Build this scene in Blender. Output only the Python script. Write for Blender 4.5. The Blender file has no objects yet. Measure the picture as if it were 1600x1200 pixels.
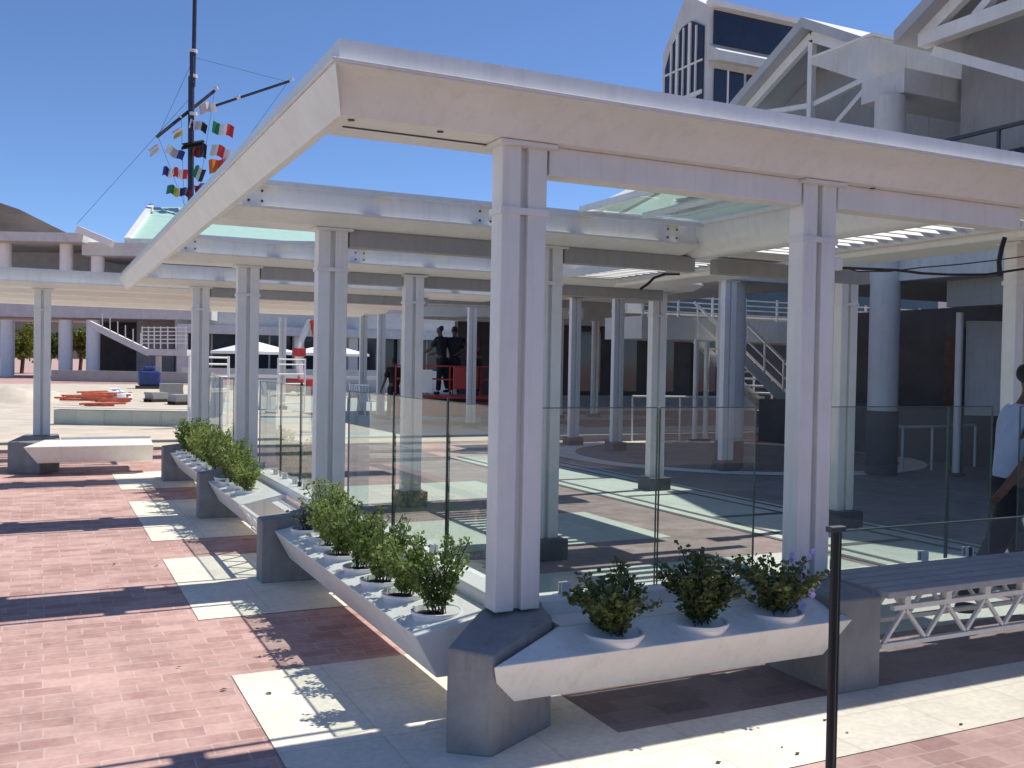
import bpy, bmesh, math, random
from mathutils import Vector, Matrix
S = bpy.context.scene
COL = S.collection
R = math.radians
random.seed(7)

# ------------------------------------------------------------------ camera, light, exposure
FPX = 1508.0                                            # focal length in pixels of the 1600 wide frame
def _cam_axes():
    vx = Vector((3100, 26, FPX)).normalized()           # world X seen in camera space (x right, y down, z forward)
    vy = Vector((-733, -42, FPX)); vy = (vy - vx * vx.dot(vy)).normalized()
    return vx, vy, vx.cross(vy)
EX, EY, EZ = _cam_axes()
CAM = Vector((-1.923, -3.911, 1.6))
def to_world(c): return Vector((EX.dot(c), EY.dot(c), EZ.dot(c)))
cd = bpy.data.cameras.new('camera'); cam = bpy.data.objects.new('camera', cd); COL.objects.link(cam)
S.camera = cam
cd.sensor_fit = 'HORIZONTAL'; cd.sensor_width = 36; cd.lens = 36 * FPX / 1600
cd.clip_start = 0.05; cd.clip_end = 8000
rx, ry, rz = to_world(Vector((1, 0, 0))), to_world(Vector((0, -1, 0))), to_world(Vector((0, 0, -1)))
cam.matrix_world = Matrix(((rx.x, ry.x, rz.x, CAM.x), (rx.y, ry.y, rz.y, CAM.y), (rx.z, ry.z, rz.z, CAM.z), (0, 0, 0, 1)))

SUN = Vector((0.64, 0.07, 1.0)).normalized()
elev = math.asin(SUN.z); azim = math.atan2(SUN.x, SUN.y)
W = bpy.data.worlds.new('World'); S.world = W; W.use_nodes = True
nt = W.node_tree; nt.nodes.clear()
out = nt.nodes.new('ShaderNodeOutputWorld'); bg = nt.nodes.new('ShaderNodeBackground'); sky = nt.nodes.new('ShaderNodeTexSky')
sky.sky_type = 'NISHITA'; sky.sun_disc = False; sky.sun_elevation = elev; sky.sun_rotation = azim
sky.altitude = 2500; sky.air_density = 0.9; sky.dust_density = 0.0; sky.ozone_density = 6.0
bg.inputs['Strength'].default_value = 0.12
tint = nt.nodes.new('ShaderNodeVectorMath'); tint.operation = 'MULTIPLY'; tint.inputs[1].default_value = (1.0, 1.02, 1.09)
nt.links.new(sky.outputs[0], tint.inputs[0]); nt.links.new(tint.outputs[0], bg.inputs[0]); nt.links.new(bg.outputs[0], out.inputs[0])
ld = bpy.data.lights.new('sun', 'SUN'); ld.energy = 4.4; ld.angle = R(0.5); ld.color = (1.0, 0.955, 0.88)
lo = bpy.data.objects.new('sun', ld); COL.objects.link(lo)
lo.rotation_euler = SUN.to_track_quat('Z', 'Y').to_euler(); lo.location = (5, 5, 40)
S.view_settings.view_transform = 'Standard'; S.view_settings.look = 'None'
S.view_settings.exposure = 0.24; S.view_settings.gamma = 1.0
S.view_settings.use_curve_mapping = False

def P(u, v, d):                                         # a point seen at photo pixel (u, v), d metres in front of the camera
    return CAM + to_world(Vector((u - 800, v - 600, FPX))) * (d / FPX)

# ------------------------------------------------------------------ materials
def mat(name, col, rough=0.6, var=0.06, scale=6.0, metal=0.0, bump=0.0, spec=0.4, col2=None, coord='Object', detail=6, wear=0.0):
    m = bpy.data.materials.new(name); m.use_nodes = True
    n = m.node_tree.nodes; L = m.node_tree.links; b = n['Principled BSDF']
    b.inputs['Roughness'].default_value = rough; b.inputs['Metallic'].default_value = metal
    b.inputs['Specular IOR Level'].default_value = spec
    geo = n.new('ShaderNodeNewGeometry')
    nz = n.new('ShaderNodeTexNoise'); nz.inputs['Scale'].default_value = scale; nz.inputs['Detail'].default_value = detail
    nz.inputs['Roughness'].default_value = 0.65
    L.new(geo.outputs['Position'], nz.inputs['Vector'])
    rp = n.new('ShaderNodeValToRGB'); rp.color_ramp.elements[0].position = 0.3; rp.color_ramp.elements[1].position = 0.72
    c2 = col2 or tuple(max(0, c * (1 - var * 2)) for c in col); c1 = col if col2 else tuple(min(1, c * (1 + var)) for c in col)
    rp.color_ramp.elements[0].color = (*c2, 1); rp.color_ramp.elements[1].color = (*c1, 1)
    L.new(nz.outputs['Fac'], rp.inputs['Fac']); L.new(rp.outputs['Color'], b.inputs['Base Color'])
    if wear:                                            # rain streaks and grime spots that belong to the paint itself
        mp = n.new('ShaderNodeMapping'); mp.inputs['Scale'].default_value = (16, 16, 1.6); L.new(geo.outputs['Position'], mp.inputs['Vector'])
        w1 = n.new('ShaderNodeTexNoise'); w1.inputs['Scale'].default_value = 1.0; w1.inputs['Detail'].default_value = 7; w1.inputs['Roughness'].default_value = 0.7; L.new(mp.outputs['Vector'], w1.inputs['Vector'])
        w2 = n.new('ShaderNodeTexNoise'); w2.inputs['Scale'].default_value = 26; w2.inputs['Detail'].default_value = 8; w2.inputs['Roughness'].default_value = 0.75; L.new(geo.outputs['Position'], w2.inputs['Vector'])
        r1 = n.new('ShaderNodeMapRange'); r1.inputs['From Min'].default_value = 0.5; r1.inputs['From Max'].default_value = 0.78; L.new(w1.outputs['Fac'], r1.inputs['Value'])
        r2 = n.new('ShaderNodeMapRange'); r2.inputs['From Min'].default_value = 0.6; r2.inputs['From Max'].default_value = 0.75; r2.inputs['To Max'].default_value = 0.7; L.new(w2.outputs['Fac'], r2.inputs['Value'])
        ma = n.new('ShaderNodeMath'); ma.operation = 'MAXIMUM'; L.new(r1.outputs[0], ma.inputs[0]); L.new(r2.outputs[0], ma.inputs[1])
        mm = n.new('ShaderNodeMath'); mm.operation = 'MULTIPLY'; mm.inputs[1].default_value = wear; L.new(ma.outputs[0], mm.inputs[0])
        mc = n.new('ShaderNodeMix'); mc.data_type = 'RGBA'; mc.inputs['B'].default_value = (col[0] * 0.42, col[1] * 0.38, col[2] * 0.32, 1)
        L.new(mm.outputs[0], mc.inputs['Factor']); L.new(rp.outputs['Color'], mc.inputs['A']); L.new(mc.outputs['Result'], b.inputs['Base Color'])
    if bump:
        bp = n.new('ShaderNodeBump'); bp.inputs['Strength'].default_value = bump; bp.inputs['Distance'].default_value = 0.01
        n2 = n.new('ShaderNodeTexNoise'); n2.inputs['Scale'].default_value = scale * 9; n2.inputs['Detail'].default_value = 4
        L.new(geo.outputs['Position'], n2.inputs['Vector']); L.new(n2.outputs['Fac'], bp.inputs['Height'])
        L.new(bp.outputs['Normal'], b.inputs['Normal'])
    return m

def brick_mat(name, c1, c2, mortar, bw, bh, ms=0.008, rough=0.8, off=0.5, stain=0.25, bump=0.35, wob=0.0, dust=0.0):
    m = bpy.data.materials.new(name); m.use_nodes = True
    n = m.node_tree.nodes; L = m.node_tree.links; b = n['Principled BSDF']
    b.inputs['Roughness'].default_value = rough; b.inputs['Specular IOR Level'].default_value = 0.25
    geo = n.new('ShaderNodeNewGeometry')
    br = n.new('ShaderNodeTexBrick'); br.offset = off; br.squash = 1.0
    br.inputs['Scale'].default_value = 1.0; br.inputs['Brick Width'].default_value = bw; br.inputs['Row Height'].default_value = bh
    br.inputs['Mortar Size'].default_value = ms; br.inputs['Mortar Smooth'].default_value = 0.3; br.inputs['Bias'].default_value = -0.1
    br.inputs['Color1'].default_value = (*c1, 1); br.inputs['Color2'].default_value = (*c2, 1); br.inputs['Mortar'].default_value = (*mortar, 1)
    if wob:                                             # slightly uneven laying
        wn = n.new('ShaderNodeTexNoise'); wn.inputs['Scale'].default_value = 3.0; wn.inputs['Detail'].default_value = 2; L.new(geo.outputs['Position'], wn.inputs['Vector'])
        ws = n.new('ShaderNodeVectorMath'); ws.operation = 'SCALE'; ws.inputs['Scale'].default_value = wob * 2; L.new(wn.outputs['Color'], ws.inputs[0])
        wa = n.new('ShaderNodeVectorMath'); wa.operation = 'ADD'; L.new(geo.outputs['Position'], wa.inputs[0]); L.new(ws.outputs[0], wa.inputs[1]); L.new(wa.outputs[0], br.inputs['Vector'])
    else: L.new(geo.outputs['Position'], br.inputs['Vector'])
    nz = n.new('ShaderNodeTexNoise'); nz.inputs['Scale'].default_value = 1.3; nz.inputs['Detail'].default_value = 8; nz.inputs['Roughness'].default_value = 0.7
    L.new(geo.outputs['Position'], nz.inputs['Vector'])
    mr = n.new('ShaderNodeMapRange'); mr.inputs['From Min'].default_value = 0.3; mr.inputs['From Max'].default_value = 0.7
    mr.inputs['To Min'].default_value = 1 - stain; mr.inputs['To Max'].default_value = 1 + stain * 0.5
    L.new(nz.outputs['Fac'], mr.inputs['Value'])
    n3 = n.new('ShaderNodeTexNoise'); n3.inputs['Scale'].default_value = 30; n3.inputs['Detail'].default_value = 5
    L.new(geo.outputs['Position'], n3.inputs['Vector'])
    m3 = n.new('ShaderNodeMapRange'); m3.inputs['To Min'].default_value = 0.8; m3.inputs['To Max'].default_value = 1.2
    L.new(n3.outputs['Fac'], m3.inputs['Value'])
    mu = n.new('ShaderNodeMath'); mu.operation = 'MULTIPLY'; L.new(mr.outputs[0], mu.inputs[0]); L.new(m3.outputs[0], mu.inputs[1])
    vm = n.new('ShaderNodeVectorMath'); vm.operation = 'SCALE'
    L.new(br.outputs['Color'], vm.inputs[0]); L.new(mu.outputs[0], vm.inputs['Scale'])
    L.new(vm.outputs[0], b.inputs['Base Color'])
    if dust:                                            # pale cement dust and efflorescence on groups of pavers
        dn = n.new('ShaderNodeTexNoise'); dn.inputs['Scale'].default_value = 2.6; dn.inputs['Detail'].default_value = 10; dn.inputs['Roughness'].default_value = 0.78; L.new(geo.outputs['Position'], dn.inputs['Vector'])
        dr = n.new('ShaderNodeMapRange'); dr.inputs['From Min'].default_value = 0.45; dr.inputs['From Max'].default_value = 0.72; dr.inputs['To Max'].default_value = dust; L.new(dn.outputs['Fac'], dr.inputs['Value'])
        dm = n.new('ShaderNodeMix'); dm.data_type = 'RGBA'; dm.inputs['B'].default_value = (*[c * 1.12 for c in mortar], 1); L.new(dr.outputs[0], dm.inputs['Factor']); L.new(vm.outputs[0], dm.inputs['A']); L.new(dm.outputs['Result'], b.inputs['Base Color'])
    bp = n.new('ShaderNodeBump'); bp.inputs['Strength'].default_value = bump; bp.inputs['Distance'].default_value = 0.004; bp.invert = True
    L.new(br.outputs['Fac'], bp.inputs['Height']); L.new(bp.outputs['Normal'], b.inputs['Normal'])
    return m

def glass_mat(name, tint, ior=1.5, refl=1.0, film=0.03):
    m = bpy.data.materials.new(name); m.use_nodes = True
    n = m.node_tree.nodes; L = m.node_tree.links; n.clear()
    o = n.new('ShaderNodeOutputMaterial'); mx = n.new('ShaderNodeMixShader'); t = n.new('ShaderNodeBsdfTransparent'); g = n.new('ShaderNodeBsdfGlossy')
    fr = n.new('ShaderNodeFresnel'); fr.inputs['IOR'].default_value = ior
    mul = n.new('ShaderNodeMath'); mul.operation = 'MULTIPLY'; mul.inputs[1].default_value = refl
    geo = n.new('ShaderNodeNewGeometry')
    nz = n.new('ShaderNodeTexNoise'); nz.inputs['Scale'].default_value = 2.5; nz.inputs['Detail'].default_value = 5
    L.new(geo.outputs['Position'], nz.inputs['Vector'])
    rp = n.new('ShaderNodeValToRGB'); rp.color_ramp.elements[0].color = (*[c * 0.94 for c in tint], 1); rp.color_ramp.elements[1].color = (*tint, 1)
    L.new(nz.outputs['Fac'], rp.inputs['Fac']); L.new(rp.outputs['Color'], t.inputs['Color'])
    g.inputs['Roughness'].default_value = 0.0; g.inputs['Color'].default_value = (0.95, 1, 0.98, 1)
    bk = n.new('ShaderNodeMath'); bk.operation = 'SUBTRACT'; bk.inputs[0].default_value = 1.0; L.new(geo.outputs['Backfacing'], bk.inputs[1])
    m2 = n.new('ShaderNodeMath'); m2.operation = 'MULTIPLY'; L.new(fr.outputs[0], mul.inputs[0]); L.new(mul.outputs[0], m2.inputs[0]); L.new(bk.outputs[0], m2.inputs[1]); L.new(m2.outputs[0], mx.inputs[0]); L.new(t.outputs[0], mx.inputs[1]); L.new(g.outputs[0], mx.inputs[2])
    df = n.new('ShaderNodeBsdfDiffuse'); df.inputs['Color'].default_value = (0.8, 0.82, 0.8, 1); md = n.new('ShaderNodeMixShader')   # painted veil of haze, dust-like, lifting the shadows behind the glass
    dr = n.new('ShaderNodeMapRange'); dr.inputs['To Min'].default_value = film * 0.5; dr.inputs['To Max'].default_value = film * 1.5; L.new(nz.outputs['Fac'], dr.inputs['Value']); L.new(dr.outputs[0], md.inputs[0])
    L.new(mx.outputs[0], md.inputs[1]); L.new(df.outputs[0], md.inputs[2]); L.new(md.outputs[0], o.inputs[0])
    return m

def leaf_mat(name, c1, c2, trans=0.25):
    m = bpy.data.materials.new(name); m.use_nodes = True
    n = m.node_tree.nodes; L = m.node_tree.links; b = n['Principled BSDF']; o = n['Material Output']
    geo = n.new('ShaderNodeNewGeometry'); oi = n.new('ShaderNodeObjectInfo')
    nz = n.new('ShaderNodeTexNoise'); nz.inputs['Scale'].default_value = 22; nz.inputs['Detail'].default_value = 3
    L.new(geo.outputs['Position'], nz.inputs['Vector'])
    ad = n.new('ShaderNodeMath'); ad.operation = 'MULTIPLY_ADD'; ad.inputs[1].default_value = 0.35; ad.inputs[2].default_value = -0.17
    L.new(oi.outputs['Random'], ad.inputs[0])
    a2 = n.new('ShaderNodeMath'); L.new(ad.outputs[0], a2.inputs[0]); L.new(nz.outputs['Fac'], a2.inputs[1])
    rp = n.new('ShaderNodeValToRGB'); rp.color_ramp.elements[0].position = 0.3; rp.color_ramp.elements[1].position = 0.7
    rp.color_ramp.elements[0].color = (*c1, 1); rp.color_ramp.elements[1].color = (*c2, 1)
    L.new(a2.outputs[0], rp.inputs['Fac']); L.new(rp.outputs['Color'], b.inputs['Base Color'])
    b.inputs['Roughness'].default_value = 0.55; b.inputs['Specular IOR Level'].default_value = 0.3
    tr = n.new('ShaderNodeBsdfTranslucent'); mx = n.new('ShaderNodeMixShader'); mx.inputs[0].default_value = trans
    L.new(rp.outputs['Color'], tr.inputs['Color']); L.new(b.outputs[0], mx.inputs[1]); L.new(tr.outputs[0], mx.inputs[2]); L.new(mx.outputs[0], o.inputs['Surface'])
    return m

M = {}
M['white'] = mat('white_paint', (0.77, 0.755, 0.715), 0.38, 0.04, 3.0, bump=0.06, wear=0.22)
M['white2'] = mat('white_steel', (0.76, 0.75, 0.71), 0.4, 0.05, 2.0, wear=0.22)
M['tray'] = mat('planter_enamel', (0.82, 0.79, 0.73), 0.35, 0.03, 4.0, wear=0.3)
M['litwhite'] = mat('lit_white_paint', (0.84, 0.83, 0.80), 0.3, 0.04, 3.0, wear=0.25)  # white paint lightened, sky and sun light put into its colour
M['pot'] = mat('pot_plastic', (0.78, 0.78, 0.77), 0.35, 0.03, 8)
M['soil'] = mat('soil', (0.035, 0.026, 0.02), 0.95, 0.3, 60, bump=0.8)
M['plinth'] = mat('grey_concrete', (0.29, 0.28, 0.27), 0.8, 0.12, 5.0, bump=0.35, wear=0.45)
M['base'] = mat('dark_base', (0.07, 0.075, 0.08), 0.6, 0.1, 7)
M['bench'] = mat('bench_slat', (0.42, 0.42, 0.42), 0.5, 0.1, 9)
M['black'] = mat('black_metal', (0.02, 0.02, 0.022), 0.4, 0.1, 9)
M['cable'] = mat('cable_rubber', (0.012, 0.012, 0.013), 0.5, 0.1, 9)
M['pink'] = brick_mat('pink_pavers', (0.44, 0.26, 0.225), (0.60, 0.39, 0.34), (0.59, 0.425, 0.375), 0.21, 0.115, 0.005, off=0.41, bump=0.25, stain=0.3, wob=0.02, dust=0.55)
M['pinkgrey'] = brick_mat('pinkish_grey_pavers', (0.27, 0.205, 0.19), (0.36, 0.285, 0.265), (0.30, 0.25, 0.235), 0.26, 0.13, 0.006, off=0.37, bump=0.2, stain=0.3)
M['cream'] = brick_mat('cream_slabs', (0.83, 0.755, 0.62), (0.88, 0.805, 0.67), (0.72, 0.65, 0.53), 0.6, 0.6, 0.006, stain=0.22, bump=0.2, off=0.0)
M['greenslab'] = brick_mat('pale_green_slabs', (0.48, 0.53, 0.46), (0.55, 0.59, 0.52), (0.40, 0.43, 0.38), 0.6, 0.6, 0.005, stain=0.12, bump=0.2, off=0.0)
M['greyborder'] = mat('grey_border_stone', (0.12, 0.125, 0.115), 0.8, 0.1, 9)
M['warmgrey'] = brick_mat('warm_grey_pavers', (0.24, 0.215, 0.19), (0.30, 0.265, 0.24), (0.25, 0.23, 0.2), 0.21, 0.105, 0.008)
M['sand'] = mat('sandy_screed', (0.62, 0.54, 0.43), 0.9, 0.12, 1.2, bump=0.3)
M['wallw'] = mat('white_render', (0.62, 0.615, 0.59), 0.7, 0.07, 1.5, wear=0.35)
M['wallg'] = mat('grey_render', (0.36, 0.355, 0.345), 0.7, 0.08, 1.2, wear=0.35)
M['unseen_dark_ground'] = mat('unseen_dark_ground', (0.06, 0.06, 0.06), 0.9, 0.15, 20)  # dark colour for the added unseen ground behind the camera
M['clad'] = brick_mat('grey_cladding', (0.48, 0.48, 0.47), (0.54, 0.535, 0.525), (0.32, 0.32, 0.32), 1.6, 0.62, 0.012, off=0.0, stain=0.2)
M['ceil'] = mat('ceiling_board', (0.42, 0.42, 0.42), 0.8, 0.06, 1.2)
M['roofg'] = mat('grey_roof_sheet', (0.44, 0.45, 0.46), 0.5, 0.06, 1.2)
M['mint'] = mat('mint_roof', (0.42, 0.62, 0.53), 0.5, 0.05, 2.0)
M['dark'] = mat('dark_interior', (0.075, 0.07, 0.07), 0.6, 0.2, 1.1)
M['glassdark'] = mat('dark_glazing', (0.022, 0.028, 0.045), 0.08, 0.25, 0.8, spec=0.6)
M['wood'] = mat('red_brown_wood', (0.11, 0.045, 0.028), 0.5, 0.25, 5)
M['red'] = mat('red_paint', (0.42, 0.035, 0.03), 0.45, 0.15, 4)
M['redpipe'] = mat('red_oxide_pipe', (0.55, 0.11, 0.05), 0.5, 0.2, 5)
M['blue'] = mat('blue_plastic', (0.03, 0.055, 0.2), 0.5, 0.15, 3)
M['cloth'] = mat('white_canvas', (0.82, 0.82, 0.82), 0.8, 0.03, 2)
M['mast'] = mat('mast_paint', (0.035, 0.033, 0.06), 0.45, 0.15, 3)
M['mastband'] = mat('mast_band', (0.62, 0.62, 0.62), 0.5, 0.05, 3)
M['stone'] = mat('mountain_rock', (0.075, 0.06, 0.056), 0.95, 0.2, 0.02)
M['trunk'] = mat('bark', (0.10, 0.075, 0.055), 0.9, 0.2, 8, bump=0.6)
M['skin'] = mat('brown_skin', (0.13, 0.068, 0.042), 0.55, 0.08, 14)
M['shirt'] = mat('pale_blue_cotton', (0.34, 0.43, 0.60), 0.85, 0.07, 12, bump=0.3)
M['dkcloth'] = mat('black_cloth', (0.02, 0.02, 0.026), 0.85, 0.15, 12, bump=0.3)
M['mcloth'] = mat('maroon_cloth', (0.10, 0.02, 0.028), 0.85, 0.15, 12)
M['hair'] = mat('dark_hair', (0.012, 0.01, 0.01), 0.6, 0.2, 40)
M['brass'] = mat('brass', (0.7, 0.55, 0.22), 0.25, 0.05, 20, metal=1.0)
M['leaf'] = leaf_mat('leaf_green', (0.11, 0.18, 0.035), (0.40, 0.47, 0.14), 0.4)
M['leaf2'] = leaf_mat('leaf_dark_green', (0.065, 0.10, 0.03), (0.21, 0.25, 0.08), 0.3)
M['leafs'] = leaf_mat('leaf_silver', (0.20, 0.24, 0.20), (0.36, 0.40, 0.36))
M['treeleaf'] = leaf_mat('tree_leaf', (0.05, 0.09, 0.012), (0.20, 0.22, 0.03))
M['flower'] = mat('lilac_petal', (0.42, 0.38, 0.78), 0.7, 0.1, 30)
M['glass'] = glass_mat('balustrade_glass', (0.925, 0.965, 0.95), 1.5, 1.25)
M['glass2'] = glass_mat('smoked_glass', (0.92, 0.93, 0.935), 1.4, 0.25)
M['roofglass'] = glass_mat('green_roof_glass', (0.80, 0.92, 0.87), 1.5, 1.0, 0.16)
M['glassedge'] = mat('glass_edge', (0.05, 0.10, 0.09), 0.2, 0.1, 5)
M['canopyglass'] = mat('pale_mint_sheet', (0.74, 0.85, 0.80), 0.85, 0.05, 2, spec=0.1)

# ------------------------------------------------------------------ mesh helpers
class MB:
    def __init__(s): s.v = []; s.f = []; s.mi = []; s.cur = 0
    def add(s, vs, fs):
        o = len(s.v); s.v += [tuple(v) for v in vs]; s.f += [tuple(i + o for i in f) for f in fs]; s.mi += [s.cur] * len(fs)
    def box(s, a, b):
        x0, y0, z0 = a; x1, y1, z1 = b
        if x0 > x1: x0, x1 = x1, x0
        if y0 > y1: y0, y1 = y1, y0
        if z0 > z1: z0, z1 = z1, z0
        s.add([(x0, y0, z0), (x1, y0, z0), (x1, y1, z0), (x0, y1, z0), (x0, y0, z1), (x1, y0, z1), (x1, y1, z1), (x0, y1, z1)],
              [(0, 3, 2, 1), (4, 5, 6, 7), (0, 1, 5, 4), (1, 2, 6, 5), (2, 3, 7, 6), (3, 0, 4, 7)]); return s
    def prism(s, lo, hi):                                   # two matching loops, lo and hi
        n = len(lo)
        s.add(list(lo) + list(hi), [tuple(range(n - 1, -1, -1)), tuple(range(n, 2 * n))] + [(i, (i + 1) % n, n + (i + 1) % n, n + i) for i in range(n)]); return s
    def extr(s, prof, axis, a, b, shift=None):              # profile of (h, z) extruded along x or y from a to b
        if axis == 'y': lo = [(h, a, z) for h, z in prof]; hi = [(h, b, z) for h, z in prof]
        else: lo = [(a, h, z) for h, z in prof]; hi = [(b, h, z) for h, z in prof]
        if shift:
            hi = [(p[0] + sx, p[1] + sy, p[2]) for p, (sx, sy) in zip(hi, shift)]
        return s.prism(lo, hi)
    def bar(s, p, q, w, h=None, n=4):                       # a bar (n = 4) or a tube along p-q
        p = Vector(p); q = Vector(q); d = (q - p).normalized(); h = h or w
        up = Vector((0, 0, 1)) if abs(d.z) < 0.95 else Vector((0, 1, 0))
        a = d.cross(up).normalized(); b = a.cross(d).normalized()
        if n == 4: off = [a * (sx * w / 2) + b * (sy * h / 2) for sx, sy in ((-1, -1), (1, -1), (1, 1), (-1, 1))]
        else: off = [a * (w / 2 * math.cos(2 * math.pi * i / n)) + b * (h / 2 * math.sin(2 * math.pi * i / n)) for i in range(n)]
        return s.prism([p + o for o in off], [q + o for o in off])
    def cyl(s, c, r, z0, z1, r2=None, n=20):
        r2 = r if r2 is None else r2
        return s.prism([(c[0] + r * math.cos(2 * math.pi * i / n), c[1] + r * math.sin(2 * math.pi * i / n), z0) for i in range(n)],
                       [(c[0] + r2 * math.cos(2 * math.pi * i / n), c[1] + r2 * math.sin(2 * math.pi * i / n), z1) for i in range(n)])
    def lathe(s, c, prof, n=20):
        rows = [[(c[0] + r * math.cos(2 * math.pi * i / n), c[1] + r * math.sin(2 * math.pi * i / n), c[2] + z) for i in range(n)] for r, z in prof]
        vs = [v for r in rows for v in r]; fs = []
        for k in range(len(prof) - 1):
            for i in range(n): j = (i + 1) % n; fs.append((k * n + i, k * n + j, (k + 1) * n + j, (k + 1) * n + i))
        s.add(vs, fs); return s
    def path(s, pts, w, n=8):
        pts = [Vector(p) for p in pts]; rows = []
        for i, p in enumerate(pts):
            d = (pts[min(i + 1, len(pts) - 1)] - pts[max(i - 1, 0)]).normalized()
            up = Vector((0, 0, 1)) if abs(d.z) < 0.95 else Vector((0, 1, 0))
            a = d.cross(up).normalized(); b = a.cross(d).normalized()
            rows.append([p + a * (w / 2 * math.cos(2 * math.pi * k / n)) + b * (w / 2 * math.sin(2 * math.pi * k / n)) for k in range(n)])
        fs = [tuple(range(n - 1, -1, -1)), tuple((len(pts) - 1) * n + k for k in range(n))]
        for i in range(len(pts) - 1):
            for k in range(n): j = (k + 1) % n; fs.append((i * n + k, i * n + j, (i + 1) * n + j, (i + 1) * n + k))
        s.add([v for r in rows for v in r], fs); return s
    def quad(s, *vs): s.add(vs, [tuple(range(len(vs)))]); return s
    def build(s, name, m, parent=None, bevel=0.0, smooth=False, loc=None):
        me = bpy.data.meshes.new(name)
        vs = s.v
        if loc: vs = [(v[0] - loc[0], v[1] - loc[1], v[2] - loc[2]) for v in vs]
        me.from_pydata(vs, [], s.f); me.update()
        ms = m if isinstance(m, (list, tuple)) else [m]
        for k in ms: me.materials.append(k)
        if len(ms) > 1: me.polygons.foreach_set('material_index', s.mi)
        bm = bmesh.new(); bm.from_mesh(me); bmesh.ops.recalc_face_normals(bm, faces=bm.faces); bm.to_mesh(me); bm.free()
        if smooth:
            me.polygons.foreach_set('use_smooth', [True] * len(me.polygons))
            try: me.set_sharp_from_angle(angle=R(40))
            except Exception: pass
        o = bpy.data.objects.new(name, me); COL.objects.link(o)
        if loc: o.location = loc
        if bevel:
            b = o.modifiers.new('bevel', 'BEVEL'); b.width = bevel; b.segments = 2; b.limit_method = 'ANGLE'; b.harden_normals = False
        if parent:
            o.parent = parent
            if parent.type == 'EMPTY' or True:
                o.matrix_parent_inverse = Matrix.Identity(4)
        return o

def tag(o, label, cat, group=None, kind=None):
    o['label'] = label; o['category'] = cat
    if group: o['group'] = group
    if kind: o['kind'] = kind
    return o
def thing(name, label, cat, loc=(0, 0, 0), rz=0, group=None):
    o = bpy.data.objects.new(name, None); COL.objects.link(o); o.location = loc; o.rotation_euler = (0, 0, rz)
    o.empty_display_size = 0.1
    return tag(o, label, cat, group)
def struct(o): o['kind'] = 'structure'; return o
def dup(root, loc, rz=0, label=None, group=None, scale=None):
    r = root.copy(); COL.objects.link(r); r.location = loc; r.rotation_euler = (0, 0, rz)
    if scale: r.scale = (scale, scale, scale)
    if label: r['label'] = label
    if group: r['group'] = group
    for ch in list(root.children):
        c = ch.copy(); COL.objects.link(c); c.parent = r
        for g in list(ch.children):
            d = g.copy(); COL.objects.link(d); d.parent = c
    return r
ORD = ['first', 'second', 'third', 'fourth', 'fifth', 'sixth', 'seventh', 'eighth', 'ninth', 'tenth', 'eleventh', 'twelfth']

# ------------------------------------------------------------------ ground
def sheet(name, x0, y0, x1, y1, z, m):
    return struct(MB().quad((x0, y0, z), (x1, y0, z), (x1, y1, z), (x0, y1, z)).build(name, m))
g = 3000
sheet('ground', -g, -g, g, g, 0.0, M['pink'])
for y0, y1 in ((-0.95, 1.07), (2.22, 4.2), (5.04, 7.6), (8.7, 10.6)):
    sheet('cream_paving', -1.05, y0, 0.35 if y0 > 0 else 0.1, y1, 0.004, M['cream'])
sheet('cream_paving', 0.1, -0.95, 30, -0.36, 0.004, M['cream'])
sheet('cream_paving', 0.1, -0.36, 0.352, 0.34, 0.004, M['cream'])
sheet('added_dark_paving', -9, -9, 9, -2.3, 0.004, M['unseen_dark_ground'])  # unseen ground, added dark to cut warm bounce onto the front beam
sheet('added_side_paving', -16, -2.3, -2.95, 14.5, 0.004, M['greenslab'])  # unseen neutral paving, added to offset pink bounce on the soffit
sheet('pale_paving', 0.45, 0.35, 4.2, 2.62, 0.004, M['greenslab'])
sheet('pale_paving', 1.0, 3.62, 3.45, 5.25, 0.004, M['greenslab'])
sheet('pale_paving', 1.0, 6.6, 3.45, 8.2, 0.004, M['greenslab'])
sheet('pinkish_paving', 0.352, -0.354, 4.298, 14.59, 0.002, M['pinkgrey'])
# pale green band with grey borders, running away from the camera
sheet('paving_band', 4.30, -0.3, 5.95, 11.5, 0.004, M['greenslab'])
for x in (4.30, 4.52, 5.50, 5.78): sheet('paving_border', x, -0.3, x + 0.07, 11.5, 0.008, M['greyborder'])
for y in (0.9, 2.65, 4.38, 6.12, 7.9, 9.6): sheet('paving_border', 4.59, y, 5.50, y + 0.1, 0.008, M['greyborder'])
sheet('hall_floor', 5.95, -6, 24, 9.0, 0.004, M['warmgrey'])
# round floor pattern
ring = MB(); n = 48; c = (9.6, 10.4)
def ringpt(r, i): return (c[0] + r * math.cos(2 * math.pi * i / n), c[1] + r * math.sin(2 * math.pi * i / n), 0.012)
for i in range(n): ring.quad(ringpt(2.9, i), ringpt(3.35, i), ringpt(3.35, i + 1), ringpt(2.9, i + 1))
struct(ring.build('round_paving_border', M['cream']))
disc = MB(); disc.add([(x, y, 0.0085) for x, y, _ in [ringpt(2.9, i) for i in range(n)]], [tuple(range(n))])
struct(disc.build('round_paving', M['warmgrey']))
sheet('sandy_yard', -40, 14.6, 11.0, 60, 0.003, M['sand'])
sheet('far_yard', 11.0, 14.6, 60, 90, 0.004, M['warmgrey'])
for y0, y1 in ((16, 18), (21, 24), (28, 34)): sheet('pale_paving', 3.4, y0, 16, y1, 0.008, M['greenslab'])

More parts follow.
